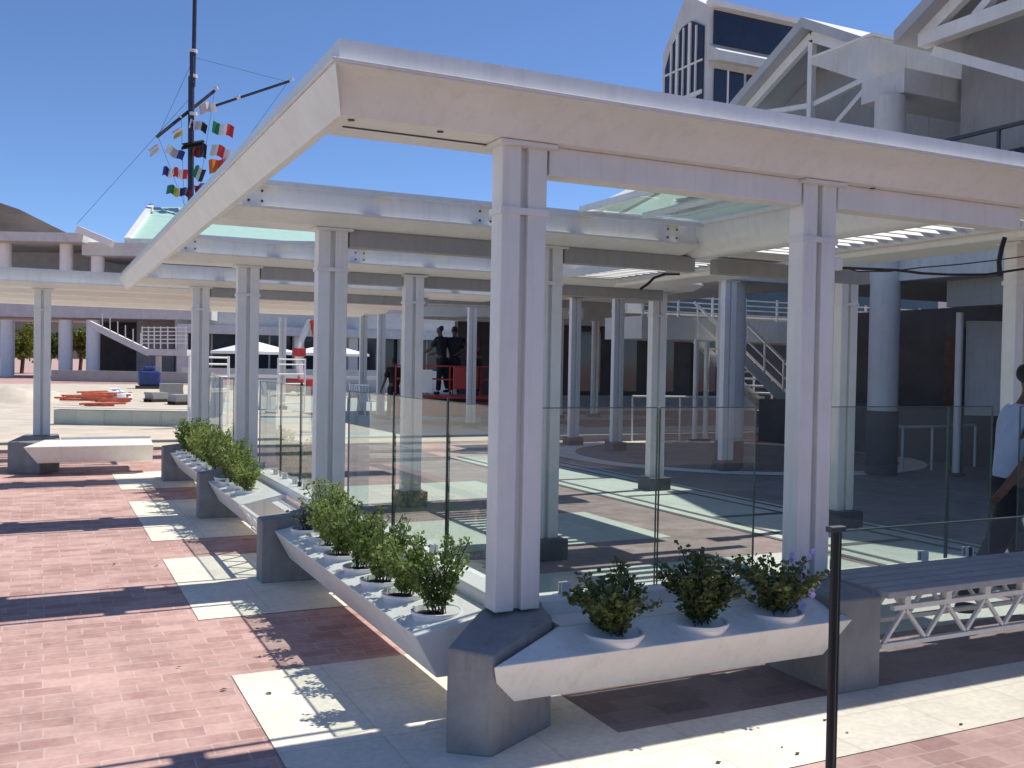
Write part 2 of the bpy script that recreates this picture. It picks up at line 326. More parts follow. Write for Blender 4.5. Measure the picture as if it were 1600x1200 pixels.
# mountain behind the left building
mt = MB(); rng = random.Random(3)
ridge = [(-700, 330), (-420, 300), (-160, 300), (-20, 310), (30, 327), (80, 352), (180, 400), (330, 450), (520, 520), (700, 560)]
top = [P(u, v, 1500) for u, v in ridge]; lowf = [P(u, 570, 1150) for u, v in ridge]; back = [P(u, 570, 2400) for u, v in ridge]
rows = []
for k in range(7):
    t = k / 6; rows.append([Vector((a.x * (1 - t) + b.x * t, a.y * (1 - t) + b.y * t, (a.z * (1 - t) + b.z * t) + (rng.uniform(-9, 9) if 0 < k < 6 else 0) * (1 - t))) for a, b in zip(lowf, top)])
rows.append(back)
nn = len(ridge); mt.add([v for r in rows for v in r], [(r * nn + i, r * nn + i + 1, (r + 1) * nn + i + 1, (r + 1) * nn + i) for r in range(len(rows) - 1) for i in range(nn - 1)])
struct(mt.build('mountain', M['stone'], smooth=True))

# ------------------------------------------------------------------ pergola
ROWS = [0.0, 3.15, 6.4, 9.75]
ZB = 2.59
def column(name_label, x, y, zb, zt, base=None, group='white pergola columns', rz=0.0, s=1.0):
    t = thing('pergola_column', name_label, 'column', (x, y, zb), rz, group)
    h = zt - zb
    for sx in (-1, 1):
        p = MB(); p.box((sx * 0.018 * s, -0.055 * s, 0), (sx * 0.112 * s, 0.055 * s, h)); p.build('post', M['white'], t, 0.006)
    MB().box((-0.018 * s, -0.018 * s, 0.002), (0.018 * s, 0.03 * s, h - 0.002)).build('web', M['white2'], t)
    cz = h - 0.32
    col = MB()
    for a, b in (((-0.12, -0.063), (0.12, -0.055)), ((-0.12, 0.055), (0.12, 0.063)), ((-0.12, -0.0548), (-0.1122, 0.0548)), ((0.1122, -0.0548), (0.12, 0.0548))):
        col.box((a[0] * s, a[1] * s, cz), (b[0] * s, b[1] * s, cz + 0.03))
    col.build('collar', M['white2'], t)
    MB().box((-0.14 * s, -0.1 * s, h - 0.02), (0.14 * s, 0.1 * s, h - 0.003)).build('cap_plate', M['white2'], t)
    if base:
        MB().box((-0.16 * s, -0.15 * s, -zb), (0.16 * s, 0.15 * s, -zb + base)).build('base_block', M['base'], t, 0.01)
    return t
column('white twin-post column rising from the corner plinth between both planters', 0, 0, 0.5, ZB)
column('white twin-post column on the second plinth of the left planter run', 0, 3.15, 0.5, ZB)
column('white twin-post column on the third plinth of the left planter run', 0, 6.4, 0.5, ZB)
column('white twin-post column at the far end of the left planter run', 0, 9.75, 0.5, ZB)
column('white column behind the flowering plants, at the bench end of right planter', 1.73, 0, 0.5, ZB)
_c = P(1586, 700, 7.3)
column('white column at the right edge of the photo, behind the walking person', _c.x, _c.y, 0.17, ZB, 0.172, 'white columns on dark floor blocks')
column('white column directly behind the corner column, on a dark base block', 1.84, 3.18, 0.17, ZB, 0.172, 'white columns on dark floor blocks')
column('white column on dark block, seen through left glass between black posts', 1.81, 6.34, 0.17, ZB, 0.172, 'white columns on dark floor blocks')
column('white column on dark block standing on the pale green paving strip', 5.32, 6.65, 0.17, ZB, 0.172, 'white columns on dark floor blocks')
column('white column on dark block just right of the flowering plants column', 5.5, 3.53, 0.17, ZB, 0.172, 'white columns on dark floor blocks')
column('white column on dark block in front of the thick round grey column', 7.75, 8.25, 0.17, 2.99, 0.172, 'white columns on dark floor blocks')
column('white column on dark block at the edge of the round floor pattern', 7.95, 11.8, 0.17, 2.99, 0.172, 'white columns on dark floor blocks')
column('white column on dark block, left of the round floor pattern', 7.75, 13.1, 0.17, 2.99, 0.172, 'white columns on dark floor blocks')
column('white column under the left canopy wing, on the plinth there', -1.93, 11.65, 0.47, ZB)

COVE = [(-0.1205, 0.001)] + [(-0.1205 - 0.2195 * (k / 8), 0.001 + 0.133 * (1 - (1 - k / 8) ** 2.2)) for k in range(1, 9)]
def cross_beam(y, x0, x1, label, front=False, ties=()):
    """x measured from the column line; the part left of the columns is a narrower cantilever"""
    t = thing('cross_beam', label, 'roof beam', (x0, y, ZB), 0, 'white gutter beams across the pergola'); L = x1 - x0
    zl = 0.14 if front else 0.065
    MB().extr([(-0.12, 0.0), (0.25, 0.0), (0.25, 0.15), (-0.12, 0.15)], 'x', 0.041 if front else 0, L).build('gutter_box', M['white'], t, 0.006)
    xs_ = [0.125 - x0] + list(ties) 
    for q_ in range(len(xs_) - 1):
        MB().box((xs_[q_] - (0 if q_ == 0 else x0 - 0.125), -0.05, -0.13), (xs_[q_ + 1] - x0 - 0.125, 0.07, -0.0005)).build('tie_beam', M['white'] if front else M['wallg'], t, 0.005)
    cove = COVE if front else [(-0.1205, 0.001), (-0.34, zl - 0.006)]
    MB().extr(cove + [(-0.34, zl), (-0.1205, zl)], 'x', 0, L).build('soffit', M['white'], t, smooth=front)
    MB().box((-0.085 if front else 0, -0.345 if not front else -0.35, zl + 0.0005), (L, -0.1205, zl + 0.013)).build('front_lip', M['white2'], t, 0.003)
    MB().box((-0.06 if front else 0.0, -0.305, zl + 0.0135), (L, -0.29, 0.238)).build('upstand', M['litwhite'], t)  # sky light on the upstand is painted in as a lighter white
    MB().box((0.041, -0.2895, 0.20), (L, 0.25, 0.212)).build('top_sheet', M['white2'], t)
    MB().box((0.042, 0.325, 0.10), (L, 0.352, 0.14)).build('rear_rail', M['white2'], t)
    br = None; x = 0.3
    while x < min(L, 5.0):
        if br is None: br = MB().box((0, 0.2505, 0.105), (0.12, 0.3245, 0.135)).build('rail_bracket', M['white2'], t); o = br
        else: o = br.copy(); COL.objects.link(o); o.parent = t
        o.location = (x, 0, 0); x += 0.85
    if not front:
        MB().box((0, -0.42, 0.205), (L, -0.392, 0.24)).build('front_rail', M['white2'], t)
        br = None; x = 0.2
        while x < min(L, 5.0):
            if br is None: br = MB().box((0, -0.3915, 0.21), (0.12, -0.3055, 0.235)).build('rail_bracket', M['white2'], t); o = br
            else: o = br.copy(); COL.objects.link(o); o.parent = t
            o.location = (x, 0, 0); x += 0.85
        bo = None; x = 0.15
        while x < min(L, 4.0) and y < 7:
            for dx, dz in ((0, 0.11), (0.09, 0.11), (0, 0.18), (0.09, 0.18)):
                if bo is None: bo = MB().bar((0, -0.3055, 0), (0, -0.313, 0), 0.018, n=6).build('bolt', M['base'], t); o = bo
                else: o = bo.copy(); COL.objects.link(o); o.parent = t
                o.location = (x + dx, 0, dz)
            x += 1.73
    else:
        MB().box((0.06, 0.055, -0.004), (0.82, 0.07, -0.0005)).build('drip_groove', M['base'], t)
        for x in (0.06, 0.45, 2.95): MB().bar((x, -0.06, -0.004), (x, -0.06, 0.0), 0.03, n=8).build('fixing', M['base'], t)
        nC = len(COVE); cs = MB(); cs.add([(0.0, y_, z_) for y_, z_ in COVE] + [(-0.0005 - 0.085 * (y_ + 0.1205) / -0.2195, y_, z_) for y_, z_ in COVE] + [(0.0, -0.34, 0.14), (-0.0855, -0.34, 0.14), (0.0, -0.1205, 0.14)], [(i, i + 1, nC + i + 1, nC + i) for i in range(nC - 1)] + [(2 * nC, 2 * nC + 1, 2 * nC - 1, nC - 1)]); cs.build('corner_soffit', M['white'], t, smooth=True)
    return t
XE = 12.0
cross_beam(0.0, -0.86, 9.6, 'front white roof beam with upstand above the corner column', True, (1.73, 3.42, 5.2, 6.9, 8.6))
cross_beam(3.15, -0.815, 3.1, 'second white roof beam behind the front one, lit from the left', False, (1.84, 3.4, 5.5))
cross_beam(6.4, -0.815, 5.6, 'third white roof beam from the front, over the third plinth', False, (1.81, 3.4, 5.32))
cross_beam(9.75, -0.815, 4.3, 'fourth white roof beam, just before the left canopy wing', False, (1.8, 3.4))
for i, y in enumerate((11.5, 13.0, 14.6, 16.2)):
    cross_beam(y, -12.0, 4.2 if i else 0.9, ['outer white beam of the left canopy wing, carried by the lone column', 'second beam of the left canopy wing from the front', 'third beam of the left canopy wing from the front', 'rearmost beam of the left canopy wing'][i])
# the left edge channel
t = thing('edge_channel', 'long white edge channel closing the beam ends on the left', 'roof edge', (-0.86, -0.12, ZB))
LY = 11.05
MB().prism([(0, 0.001, 0), (0.04, 0.001, 0), (0.04, 0.001, 0.14), (-0.085, -0.22, 0.14), (-0.085, -0.22, 0.134)], [(0, LY, 0), (0.04, LY, 0), (0.04, LY, 0.14), (-0.085, LY, 0.14), (-0.085, LY, 0.134)]).build('sloped_soffit', M['white'], t)
MB().box((-0.1, -0.229, 0.1405), (-0.0855, LY, 0.1535)).box((-0.0853, 0.0, 0.1406), (0.04, LY, 0.1534)).build('top_lip', M['white2'], t, 0.003)
MB().box((-0.06, -0.168, 0.154), (-0.045, LY, 0.238)).build('upstand', M['white'], t)
for y in (0.9, 2.2, 2.55, 4.1, 5.4, 5.9, 7.2, 8.6): MB().bar((0.0405, y + .03, 0.05), (0.055, y + .03, 0.05), 0.03, n=6).build('bolt', M['base'], t)
# beams running away from the camera
def long_beam(x0, x1, y0, y1, z0, z1, label, round_end=False):
    t = thing('long_beam', label, 'roof beam', ((x0 + x1) / 2, y0, z0), 0, 'white beams running away from the camera'); w = (x1 - x0) / 2
    h = z1 - z0
    prof = [(-w, 0.03), (-w + 0.04, 0), (w - 0.04, 0), (w, 0.03), (w, h), (-w, h)]
    if round_end: prof = [(-w * math.cos(math.pi * k / 12), h * 0.62 - h * 0.62 * math.sin(math.pi * k / 12)) for k in range(13)] + [(w, h), (-w, h)]
    MB().extr(prof, 'y', 0, y1 - y0).build('beam_box', M['litwhite'] if round_end else M['white'], t, 0.0 if round_end else 0.008, smooth=round_end)
    MB().box((-w - 0.04, 0, h + 0.0005), (w + 0.04, y1 - y0, h + 0.02)).build('top_flange', M['white2'], t)
    if round_end:
        e_ = MB(); n_ = 12; rows_ = []
        for k in range(7):
            q_ = k / 6 * math.pi / 2; sc_ = max(math.cos(q_), 0.02)
            rows_.append([(px_ * sc_, y1 - y0 + 0.0005 + w * 0.9 * math.sin(q_), h * 0.62 + (pz_ - h * 0.62) * sc_) for px_, pz_ in prof])
        m__ = len(prof); e_.add([v for r_ in rows_ for v in r_], [(i * m__ + k, i * m__ + (k + 1) % m__, (i + 1) * m__ + (k + 1) % m__, (i + 1) * m__ + k) for i in range(6) for k in range(m__)] + [tuple(6 * m__ + k for k in range(m__))])
        e_.build('rounded_end', M['litwhite'], t, smooth=True)
    return t
long_beam(3.08, 3.55, 0.46, 3.9, ZB - 0.02, 2.92, 'round-ended white beam hanging above the interior paving', True)
long_beam(3.56, 4.34, 3.05, 3.6, ZB + 0.02, 2.80, 'short flat white beam linking round-ended and broad beams')
long_beam(4.36, 4.95, 0.46, 3.02, ZB, 2.80, 'broad white gutter beam over the green paving, front bay')
long_beam(4.36, 4.95, 3.62, 6.27, ZB, 2.80, 'broad white gutter beam over the green paving, middle bay')
def louvre(x0, x1, y0, y1, z, label, step=0.15, along='x'):
    t = thing('louvre_panel', label, 'louvre', (x0, y0, z), 0, 'slatted shade panels in the pergola roof')
    s = MB(); k = 0.05
    while k < y1 - y0 - 0.05:
        s.extr([(k, 0.0), (k + 0.09, 0.05), (k + 0.095, 0.043), (k + 0.005, -0.007)], 'x', 0.03, x1 - x0 - 0.03); k += step
    o = s.build('slats', M['white'], t)
    MB().box((0, 0, -0.02), (0.028, y1 - y0, 0.07)).build('side_rail', M['white2'], t); MB().box((x1 - x0 - 0.028, 0, -0.02), (x1 - x0, y1 - y0, 0.07)).build('side_rail', M['white2'], t)
    return t
louvre(3.53, 4.35, 0.5, 3.0, 2.66, 'white louvre panel in the front bay above the striped light')
louvre(3.57, 4.35, 3.66, 6.24, 2.66, 'white louvre panel in the second bay above the striped light')
louvre(-2.4, 0.8, 11.9, 12.55, 2.66, 'white louvre panel over the front of the left canopy wing', 0.3)
louvre(-2.4, 0.8, 13.4, 14.15, 2.66, 'white louvre panel deeper in the left canopy wing', 0.3)

t = thing('glass_roof', 'pale green glass roof sheet beside the round-ended beam', 'glass roof', (1.86, 0.5, 2.84))
for k in range(2): MB().box((k * 0.59 + 0.01, 0, 0), (k * 0.59 + 0.575, 2.2, 0.012)).build('pane', M['roofglass'], t)
for k in range(3): MB().box((k * 0.59 - 0.008, 0, -0.03), (k * 0.59 + 0.008, 2.2, 0.016)).build('glazing_bar', M['litwhite'], t)

# ------------------------------------------------------------------ plinths
def plinth_block(label, pts, ztop, group='grey concrete plinths along the planters'):
    t = MB()
    cx = sum(p[0] for p in pts) / len(pts); cy = sum(p[1] for p in pts) / len(pts)
    lo = [(x, y, 0) for x, y in pts]; hi = [(x, y, z) for (x, y), z in zip(pts, ztop)]
    t.prism(lo, hi); o = t.build('concrete_plinth', M['plinth'], None, 0.012, loc=(cx, cy, 0))
    return tag(o, label, 'plinth', group)
plinth_block('wedge-shaped grey plinth pointing to the camera under the corner column', [(-0.425, -0.265), (-0.27, -0.385), (0.115, -0.175), (0.15, -0.02), (0.15, 0.10), (-0.06, 0.12), (-0.16, 0.02)], [0.44, 0.42, 0.492, 0.5, 0.5, 0.5, 0.492])
def left_plinth(y, label):
    plinth_block(label, [(-0.50, y), (-0.12, y - 0.02), (0.15, y - 0.02), (0.15, y + 0.26), (-0.12, y + 0.26), (-0.50, y + 0.2)], [0.455, 0.5, 0.5, 0.5, 0.5, 0.455])
left_plinth(3.06, 'grey plinth beside the truss-framed gap in the left planters')
left_plinth(6.15, 'grey plinth between the second and third left planters')
left_plinth(9.4, 'grey plinth ending the left planter run, farthest from the camera')
plinth_block('grey plinth between the right planter and the slatted bench', [(1.60, -0.37), (1.90, -0.37), (1.90, 0.15), (1.60, 0.15)], [0.47, 0.47, 0.5, 0.5])
plinth_block('grey plinth under the lone column of the left canopy wing', [(-2.35, 11.0), (-1.95, 10.72), (-1.7, 11.0), (-1.7, 11.85), (-2.15, 11.85)], [0.43, 0.43, 0.47, 0.47, 0.47])

# ------------------------------------------------------------------ planters
def planter_left(y0, y1, label, gap=0.0):
    t = thing('planter_trough', label, 'planter', (0, y0, 0), 0, 'white planter troughs'); L = y1 - y0
    prof = [(-0.42, 0.385), (-0.31, 0.18), (-0.02, 0.18), (-0.02, 0.449), (-0.06, 0.449)]
    MB().extr(prof, 'y', gap, L).build('tray', M['tray'], t, 0.006)
    MB().box((-0.018, 0, 0.44), (0.15, L, 0.515)).build('glass_kerb', M['white'], t, 0.006)
    if gap:
        fr = MB()
        fr.box((-0.425, 0.0, 0.365), (-0.395, gap - 0.002, 0.388)); fr.box((-0.325, 0.0, 0.18), (-0.3, gap - 0.002, 0.2)); fr.build('edge_rail', M['tray'], t)
        d = MB(); k = 0; n_ = 4
        for i in range(n_):
            a = gap * i / n_; b = gap * (i + 0.5) / n_; e = gap * (i + 1) / n_
            d.bar((-0.31, a, 0.2), (-0.408, b, 0.365), 0.018); d.bar((-0.408, b, 0.365), (-0.31, e, 0.2), 0.018)
        d.build('truss_brace', M['tray'], t)
        sl = MB()
        for i, x in enumerate((-0.13, -0.055)): sl.extr([(x - 0.03, 0.385 + 0.015 * i), (x + 0.03, 0.39 + 0.015 * i), (x + 0.03, 0.402 + 0.015 * i), (x - 0.03, 0.397 + 0.015 * i)], 'y', 0.0, gap - 0.003)
        sl.build('cross_slat', M['tray'], t)
    return t
planter_left(0.13, 3.03, 'long white trough with leafy pots nearest the camera on the left')
planter_left(3.34, 6.12, 'white trough with an open truss-framed section, middle of left run', 1.05)
planter_left(6.43, 9.37, 'white trough at the far end of the left planter run')
t = thing('planter_trough', 'white trough with three flowering pots on the right side', 'planter', (0, 0, 0), 0, 'white planter troughs')
p0 = [(-0.42, 0.385), (-0.31, 0.19), (-0.19, 0.19), (-0.19, 0.449), (-0.22, 0.449)]
xs0 = [-0.285, -0.205, -0.1, 0.12, 0.12]; xs1 = [1.655, 1.575, 1.575, 1.597, 1.597]
MB().prism([(x, y, z) for x, (y, z) in zip(xs0, p0)], [(x, y, z) for x, (y, z) in zip(xs1, p0)]).build('tray', M['tray'], t, 0.006)
MB().box((0.152, -0.188, 0.19), (1.597, 0.0, 0.449)).build('inner_tray', M['tray'], t)
MB().box((0.152, 0.002, 0.43), (1.597, 0.16, 0.515)).build('glass_kerb', M['white'], t, 0.006)
# trough of the left wing
t = thing('planter_trough', 'empty white trough in the shade under the left canopy wing', 'planter', (0, 10.4, 0), 0, 'white planter troughs')
pw = [(0.0, 0.40), (0.12, 0.17), (0.45, 0.17), (0.45, 0.46), (0.38, 0.46)]
MB().prism([(x, y, z) for x, (y, z) in zip((-2.15, -1.98, -1.9, -1.9, -1.9), pw)], [(-0.52, y, z) for y, z in pw]).build('tray', M['tray'], t, 0.006)
MB().box((-1.68, 0.46, 0.40), (-0.52, 0.6, 0.49)).build('back_kerb', M['white'], t)

# ------------------------------------------------------------------ plants
def foliage(seed, h, r, n, leaf=0.024, stems=14, lean=0.6):
    rg = random.Random(seed); f = MB(); st = MB()
    for s_ in range(stems):
        a = rg.uniform(0, 2 * math.pi); rr = r * (rg.random() ** 0.5) ; hh = h * rg.uniform(0.55, 1.05) * (1 - 0.25 * rr / r)
        b = Vector((rg.uniform(-0.04, 0.04), rg.uniform(-0.04, 0.04), 0)); e = Vector((rr * math.cos(a), rr * math.sin(a), hh))
        mid = (b + e) / 2 + Vector((0, 0, h * 0.08))
        pts = [b, mid, e]; st.path(pts, 0.005, 4)
        m_ = n // stems
        for k in range(m_):
            t_ = 0.12 + 0.9 * (k + rg.random()) / m_; t_ = min(t_, 1.0)
            p = b * (1 - t_) ** 2 + mid * 2 * t_ * (1 - t_) + e * t_ ** 2
            ang = rg.uniform(0, 2 * math.pi); out_ = Vector((math.cos(ang), math.sin(ang), rg.uniform(-0.2, 0.9))).normalized()
            L_ = leaf * rg.uniform(0.6, 1.35); w_ = L_ * rg.uniform(0.35, 0.55)
            p = p + out_ * rg.uniform(0.0, 0.022)
            side = out_.cross(Vector((rg.uniform(-1, 1), rg.uniform(-1, 1), rg.uniform(-1, 1)))).normalized()
            nrm = out_.cross(side) * (L_ * 0.12)
            f.add([p, p + out_ * L_ * 0.5 + side * w_ + nrm, p + out_ * L_, p + out_ * L_ * 0.5 - side * w_ + nrm], [(0, 1, 2), (0, 2, 3)])
    return f, st
def make_plant(seed, h, r, n, lm, label, leaf=0.021, flowers=0, stems=24):
    t = thing('potted_plant', label, 'potted plant', (0, 0, 0), 0, 'potted plants in the troughs')
    MB().lathe((0, 0, 0), [(0.07, -0.09), (0.112, -0.03), (0.118, 0.0), (0.124, 0.006), (0.124, 0.02), (0.112, 0.02), (0.106, -0.02)], 28).build('pot', M['pot'], t, smooth=True)
    so = MB(); n_ = 24; so.add([(0, 0, 0.006)] + [(0.107 * math.cos(2 * math.pi * i / n_), 0.107 * math.sin(2 * math.pi * i / n_), -0.006) for i in range(n_)], [(0, 1 + i, 1 + (i + 1) % n_) for i in range(n_)])
    so.build('soil', M['soil'], t)
    f, st = foliage(seed, h, r, n, leaf, stems)
    f.build('foliage', lm, t); st.build('stems', M['trunk'], t)
    if flowers:
        rg = random.Random(seed + 5); fl = MB()
        for k in range(flowers):
            a = rg.uniform(-0.9, 0.6); c_ = Vector((rg.uniform(0.06, 0.2), rg.uniform(-0.1, 0.05), rg.uniform(0.02, h * 1.0)))
            for q in range(5):
                ang = q * 2 * math.pi / 5; d = Vector((math.cos(ang), -0.35, math.sin(ang))) * 0.016; e = Vector((-math.sin(ang), 0, math.cos(ang))) * 0.008
                fl.add([c_, c_ + d * 0.6 + e, c_ + d, c_ + d * 0.6 - e], [(0, 1, 2, 3)])
        fl.build('blossoms', M['flower'], t)
    return t
pl = [make_plant(11, 0.44, 0.18, 1700, M['leaf'], 'leafy potted shrub closest to the corner plinth on the left'),
      make_plant(12, 0.36, 0.165, 1400, M['leaf'], 'x'), make_plant(13, 0.41, 0.175, 1550, M['leaf'], 'x')]
zt = 0.432
pos = [(-0.235, 0.33), (-0.25, 0.72), (-0.26, 1.06), (-0.26, 1.42), (-0.25, 1.82), (-0.25, 2.16)]
pl[0].location = (pos[0][0], pos[0][1], zt - 0.012)
for i in range(1, 6):
    lab = f'{ORD[i]} leafy potted shrub from the corner plinth in the near left trough'
    if i < 3: o = pl[i]; o.location = (*pos[i], zt - 0.014); o['label'] = lab
    else: dup(pl[i % 3], (*pos[i], zt - 0.014), i * 1.3, lab, scale=[1, 1, 1, 0.94, 1.08, 0.84][i])
ps = make_plant(21, 0.2, 0.14, 560, M['leafs'], 'silvery-leaved potted plant beside the second left plinth', 0.022); ps.location = (-0.24, 2.78, zt - 0.014)
dup(pl[0], (-0.2, 2.45, zt - 0.014), 2.2, 'tall leafy shrub just in front of the silvery plant', scale=1.05)
for i, (x, y, s_) in enumerate(((-0.25, 4.95, 0.95), (-0.25, 5.3, 1.05), (-0.25, 5.62, 1.15), (-0.24, 5.95, 1.2))):
    dup(pl[(i + 1) % 3], (x, y, zt - 0.014), i * 2.1, f'{ORD[i]} leafy shrub after the truss-framed gap in the middle trough', scale=s_)
for i, y in enumerate((6.7, 7.15, 7.6, 8.05, 8.5, 8.95)):
    dup(pl[(i + 2) % 3], (-0.24, y, zt - 0.014), i * 1.7 + 0.5, f'{ORD[i]} leafy shrub from the third plinth in the far left trough', scale=1.25)
q = make_plant(31, 0.32, 0.19, 2000, M['leaf2'], 'dark leafy plant nearest the corner in the right trough', 0.022); q.location = (0.36, -0.285, zt - 0.022); q.scale = (1.15, 1.15, 1.1)
q = make_plant(32, 0.36, 0.19, 2000, M['leaf2'], 'dark leafy plant in the middle pot of the right trough', 0.022); q.location = (0.83, -0.28, zt - 0.022); q.scale = (1.15, 1.15, 1.1)
q = make_plant(33, 0.28, 0.22, 1800, M['leaf2'], 'plant with lilac blossoms at the bench end of right trough', 0.022, 40); q.location = (1.29, -0.27, zt - 0.022); q.scale = (1.15, 1.15, 1.1)

# ------------------------------------------------------------------ glass balustrades
def glass_panel(p, q, z0, z1, label, m=None, edge=True, th=0.012, group='clear glass balustrade panels'):
    p = Vector((*p, 0)); q = Vector((*q, 0)); L = (q - p).length; a = math.atan2(q.y - p.y, q.x - p.x)
    t = thing('glass_balustrade', label, 'glass balustrade', (p.x, p.y, z0), a, group)
    MB().box((0.006, -th / 2, 0), (L - 0.006, th / 2, z1 - z0)).build('pane', m or M['glass'], t)
    e = MB(); e.box((0, -th / 2, 0), (0.003, th / 2, z1 - z0)); e.box((L - 0.003, -th / 2, 0), (L, th / 2, z1 - z0)); e.box((0.006, -th / 2, z1 - z0 + 0.0005), (L - 0.006, th / 2, z1 - z0 + 0.005))
    e.build('polished_edge', M['glassedge'], t)
    for x_ in (0.18, L - 0.18): MB().box((x_ - 0.025, -th / 2 - 0.014, -0.001), (x_ + 0.025, -th / 2 - 0.0005, 0.055)).box((x_ - 0.025, th / 2 + 0.0005, -0.001), (x_ + 0.025, th / 2 + 0.014, 0.055)).build('clamp', M['mastband'], t, 0.003)
    return t
lj = [0.16, 1.04, 1.95, 2.98, 3.36, 4.42, 5.2, 6.2, 6.6, 7.7, 8.7, 9.6]
for i in range(len(lj) - 1):
    if lj[i + 1] - lj[i] < 0.6: continue
    k = sum(1 for j in range(i + 1) if lj[j + 1] - lj[j] >= 0.6)
    glass_panel((0.1, lj[i] + 0.012), (0.1, lj[i + 1] - 0.012), 0.515, 1.39, f'{ORD[k - 1]} glass panel from the corner column along the left planters')
for i, (a, b) in enumerate(((0.14, 0.847), (0.847, 1.469), (1.469, 1.60), (1.86, 2.916), (2.916, 3.3), (3.54, 4.6))):
    if b - a < 0.3: continue
    glass_panel((a + 0.006, 0.1), (b - 0.006, 0.1), 0.515 if b < 1.7 else 0.5, 1.4, ['glass panel behind the plants nearest the corner on the right', 'glass panel behind the middle plant of the right trough', '', 'wide glass panel right of the flowering plants column', 'narrow glass panel in front of the walking person', 'glass panel beyond the column at the right edge'][i])
for y, lab in ((1.04, 'thin black glass post nearest the corner column on the left'), (1.95, 'second thin black glass post from the corner column'), (4.42, 'thin black glass post behind the truss-framed gap')):
    t = thing('glass_post', lab, 'post', (0.1, y, 0.515), 0, 'thin black posts holding the left glass')
    MB().box((-0.009, -0.009, 0), (0.009, 0.009, 0.9)).build('shaft', M['black'], t); MB().box((-0.02, -0.02, 0.0), (-0.0092, 0.02, 0.04)).build('foot_clamp', M['black'], t)
# near glass screen with dark post
pb = (0.36, -1.60)
t = thing('screen_post', 'dark upright post in front of the flowering plants, right of centre', 'post', (pb[0], pb[1], 0))
MB().bar((0, 0, 0), (0, 0, 1.085), 0.027, n=12).build('shaft', M['black'], t, smooth=True)
MB().box((-0.03, -0.014, 1.0855), (0.035, 0.014, 1.105)).build('top_clamp', M['base'], t, 0.004)
MB().cyl((0, 0), 0.05, 0.0005, 0.012, n=16).build('foot_plate', M['base'], t)
glass_panel((pb[0] + 0.02, pb[1] - 0.0), (pb[0] + 2.6, pb[1] - 0.0), 0.08, 1.085, 'near tinted glass screen running right from the dark post', M['glass2'])

# ------------------------------------------------------------------ bench on truss frame
t = thing('slatted_bench', 'dark slatted bench on a white truss frame beside the right plinth', 'bench', (1.905, 0, 0)); L = 4.2
sl = MB()
for k in range(5): sl.box((0, -0.41 + k * 0.105, 0.46), (L, -0.41 + k * 0.105 + 0.09, 0.495))
sl.build('seat_slats', M['bench'], t, 0.004)
for y in (-0.36, 0.02):
    ch = MB(); ch.box((0.08, y - 0.014, 0.385), (L, y + 0.014, 0.41)); ch.box((0.0, y - 0.014, 0.2), (L, y + 0.014, 0.222)); ch.build('truss_chord', M['tray'], t)
    d = MB(); x = 0.02
    while x < L - 0.3:
        d.bar((x, y, 0.22), (x + 0.15, y, 0.387), 0.018); d.bar((x + 0.15, y, 0.387), (x + 0.3, y, 0.22), 0.018); x += 0.3
    d.build('truss_brace', M['tray'], t)
    v = MB(); x = 0.17
    while x < L: v.box((x - 0.02, y - 0.02, 0.411), (x + 0.02, y + 0.02, 0.459)); x += 0.3
    v.build('seat_support', M['tray'], t)

# ------------------------------------------------------------------ mall building on the right
B = thing('mall_building', 'big white mall with truss gables and dark shaded ground floor', 'building', (10, 5, 0))
def part(name, mb, m, parent=None, bevel=0.0, smooth=False):
    pr = parent or B
    off = Vector((0, 0, 0)); o = pr
    while o is not None: off += o.location; o = o.parent
    mb.v = [(v[0] - off.x, v[1] - off.y, v[2] - off.z) for v in mb.v]
    return mb.build(name, m, pr, bevel, smooth)
part('upper_slab', MB().box((10.0, -8, 3.0), (22, 9.5, 3.25)), M['ceil'])
part('fascia_band', MB().box((9.86, -8, 3.0), (9.998, 9.5, 4.45)), M['wallw'])
rl = MB(); rl.box((9.9, -8, 4.97), (9.95, 8.0, 5.02))
y = -8
while y < 8: rl.box((9.905, y, 4.452), (9.945, y + 0.04, 4.969)); y += 1.2
part('terrace_rail', rl, M['base'])
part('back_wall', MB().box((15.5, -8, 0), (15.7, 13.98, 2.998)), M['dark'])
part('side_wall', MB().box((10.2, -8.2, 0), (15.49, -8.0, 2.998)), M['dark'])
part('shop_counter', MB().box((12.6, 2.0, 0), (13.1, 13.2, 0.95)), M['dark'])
d_ = part('door', MB().box((15.38, 8.2, 0), (15.498, 10.6, 2.35)), M['wood'])
part('door_glass', MB().box((15.36, 8.9, 0.9), (15.379, 9.15, 2.1)), M['wallg'], d_)
part('upper_wall', MB().box((12.8, -8, 3.251), (13.0, 8.9, 7.0)), M['clad'])
for k, y in enumerate((-5, -1.8, 1.4, 4.4)):
    w = part('upper_window', MB().box((12.72, y, 4.4), (12.799, y + 1.8, 6.0)), M['wallw'])
    part('pane', MB().box((12.70, y + 0.1, 4.5), (12.719, y + 1.7, 5.9)), M['glassdark'], w)
# ceilings and fascia beneath
part('soffit_beam', MB().box((10.4, -8, 2.6), (10.75, 6.4, 2.998)), M['wallg'])
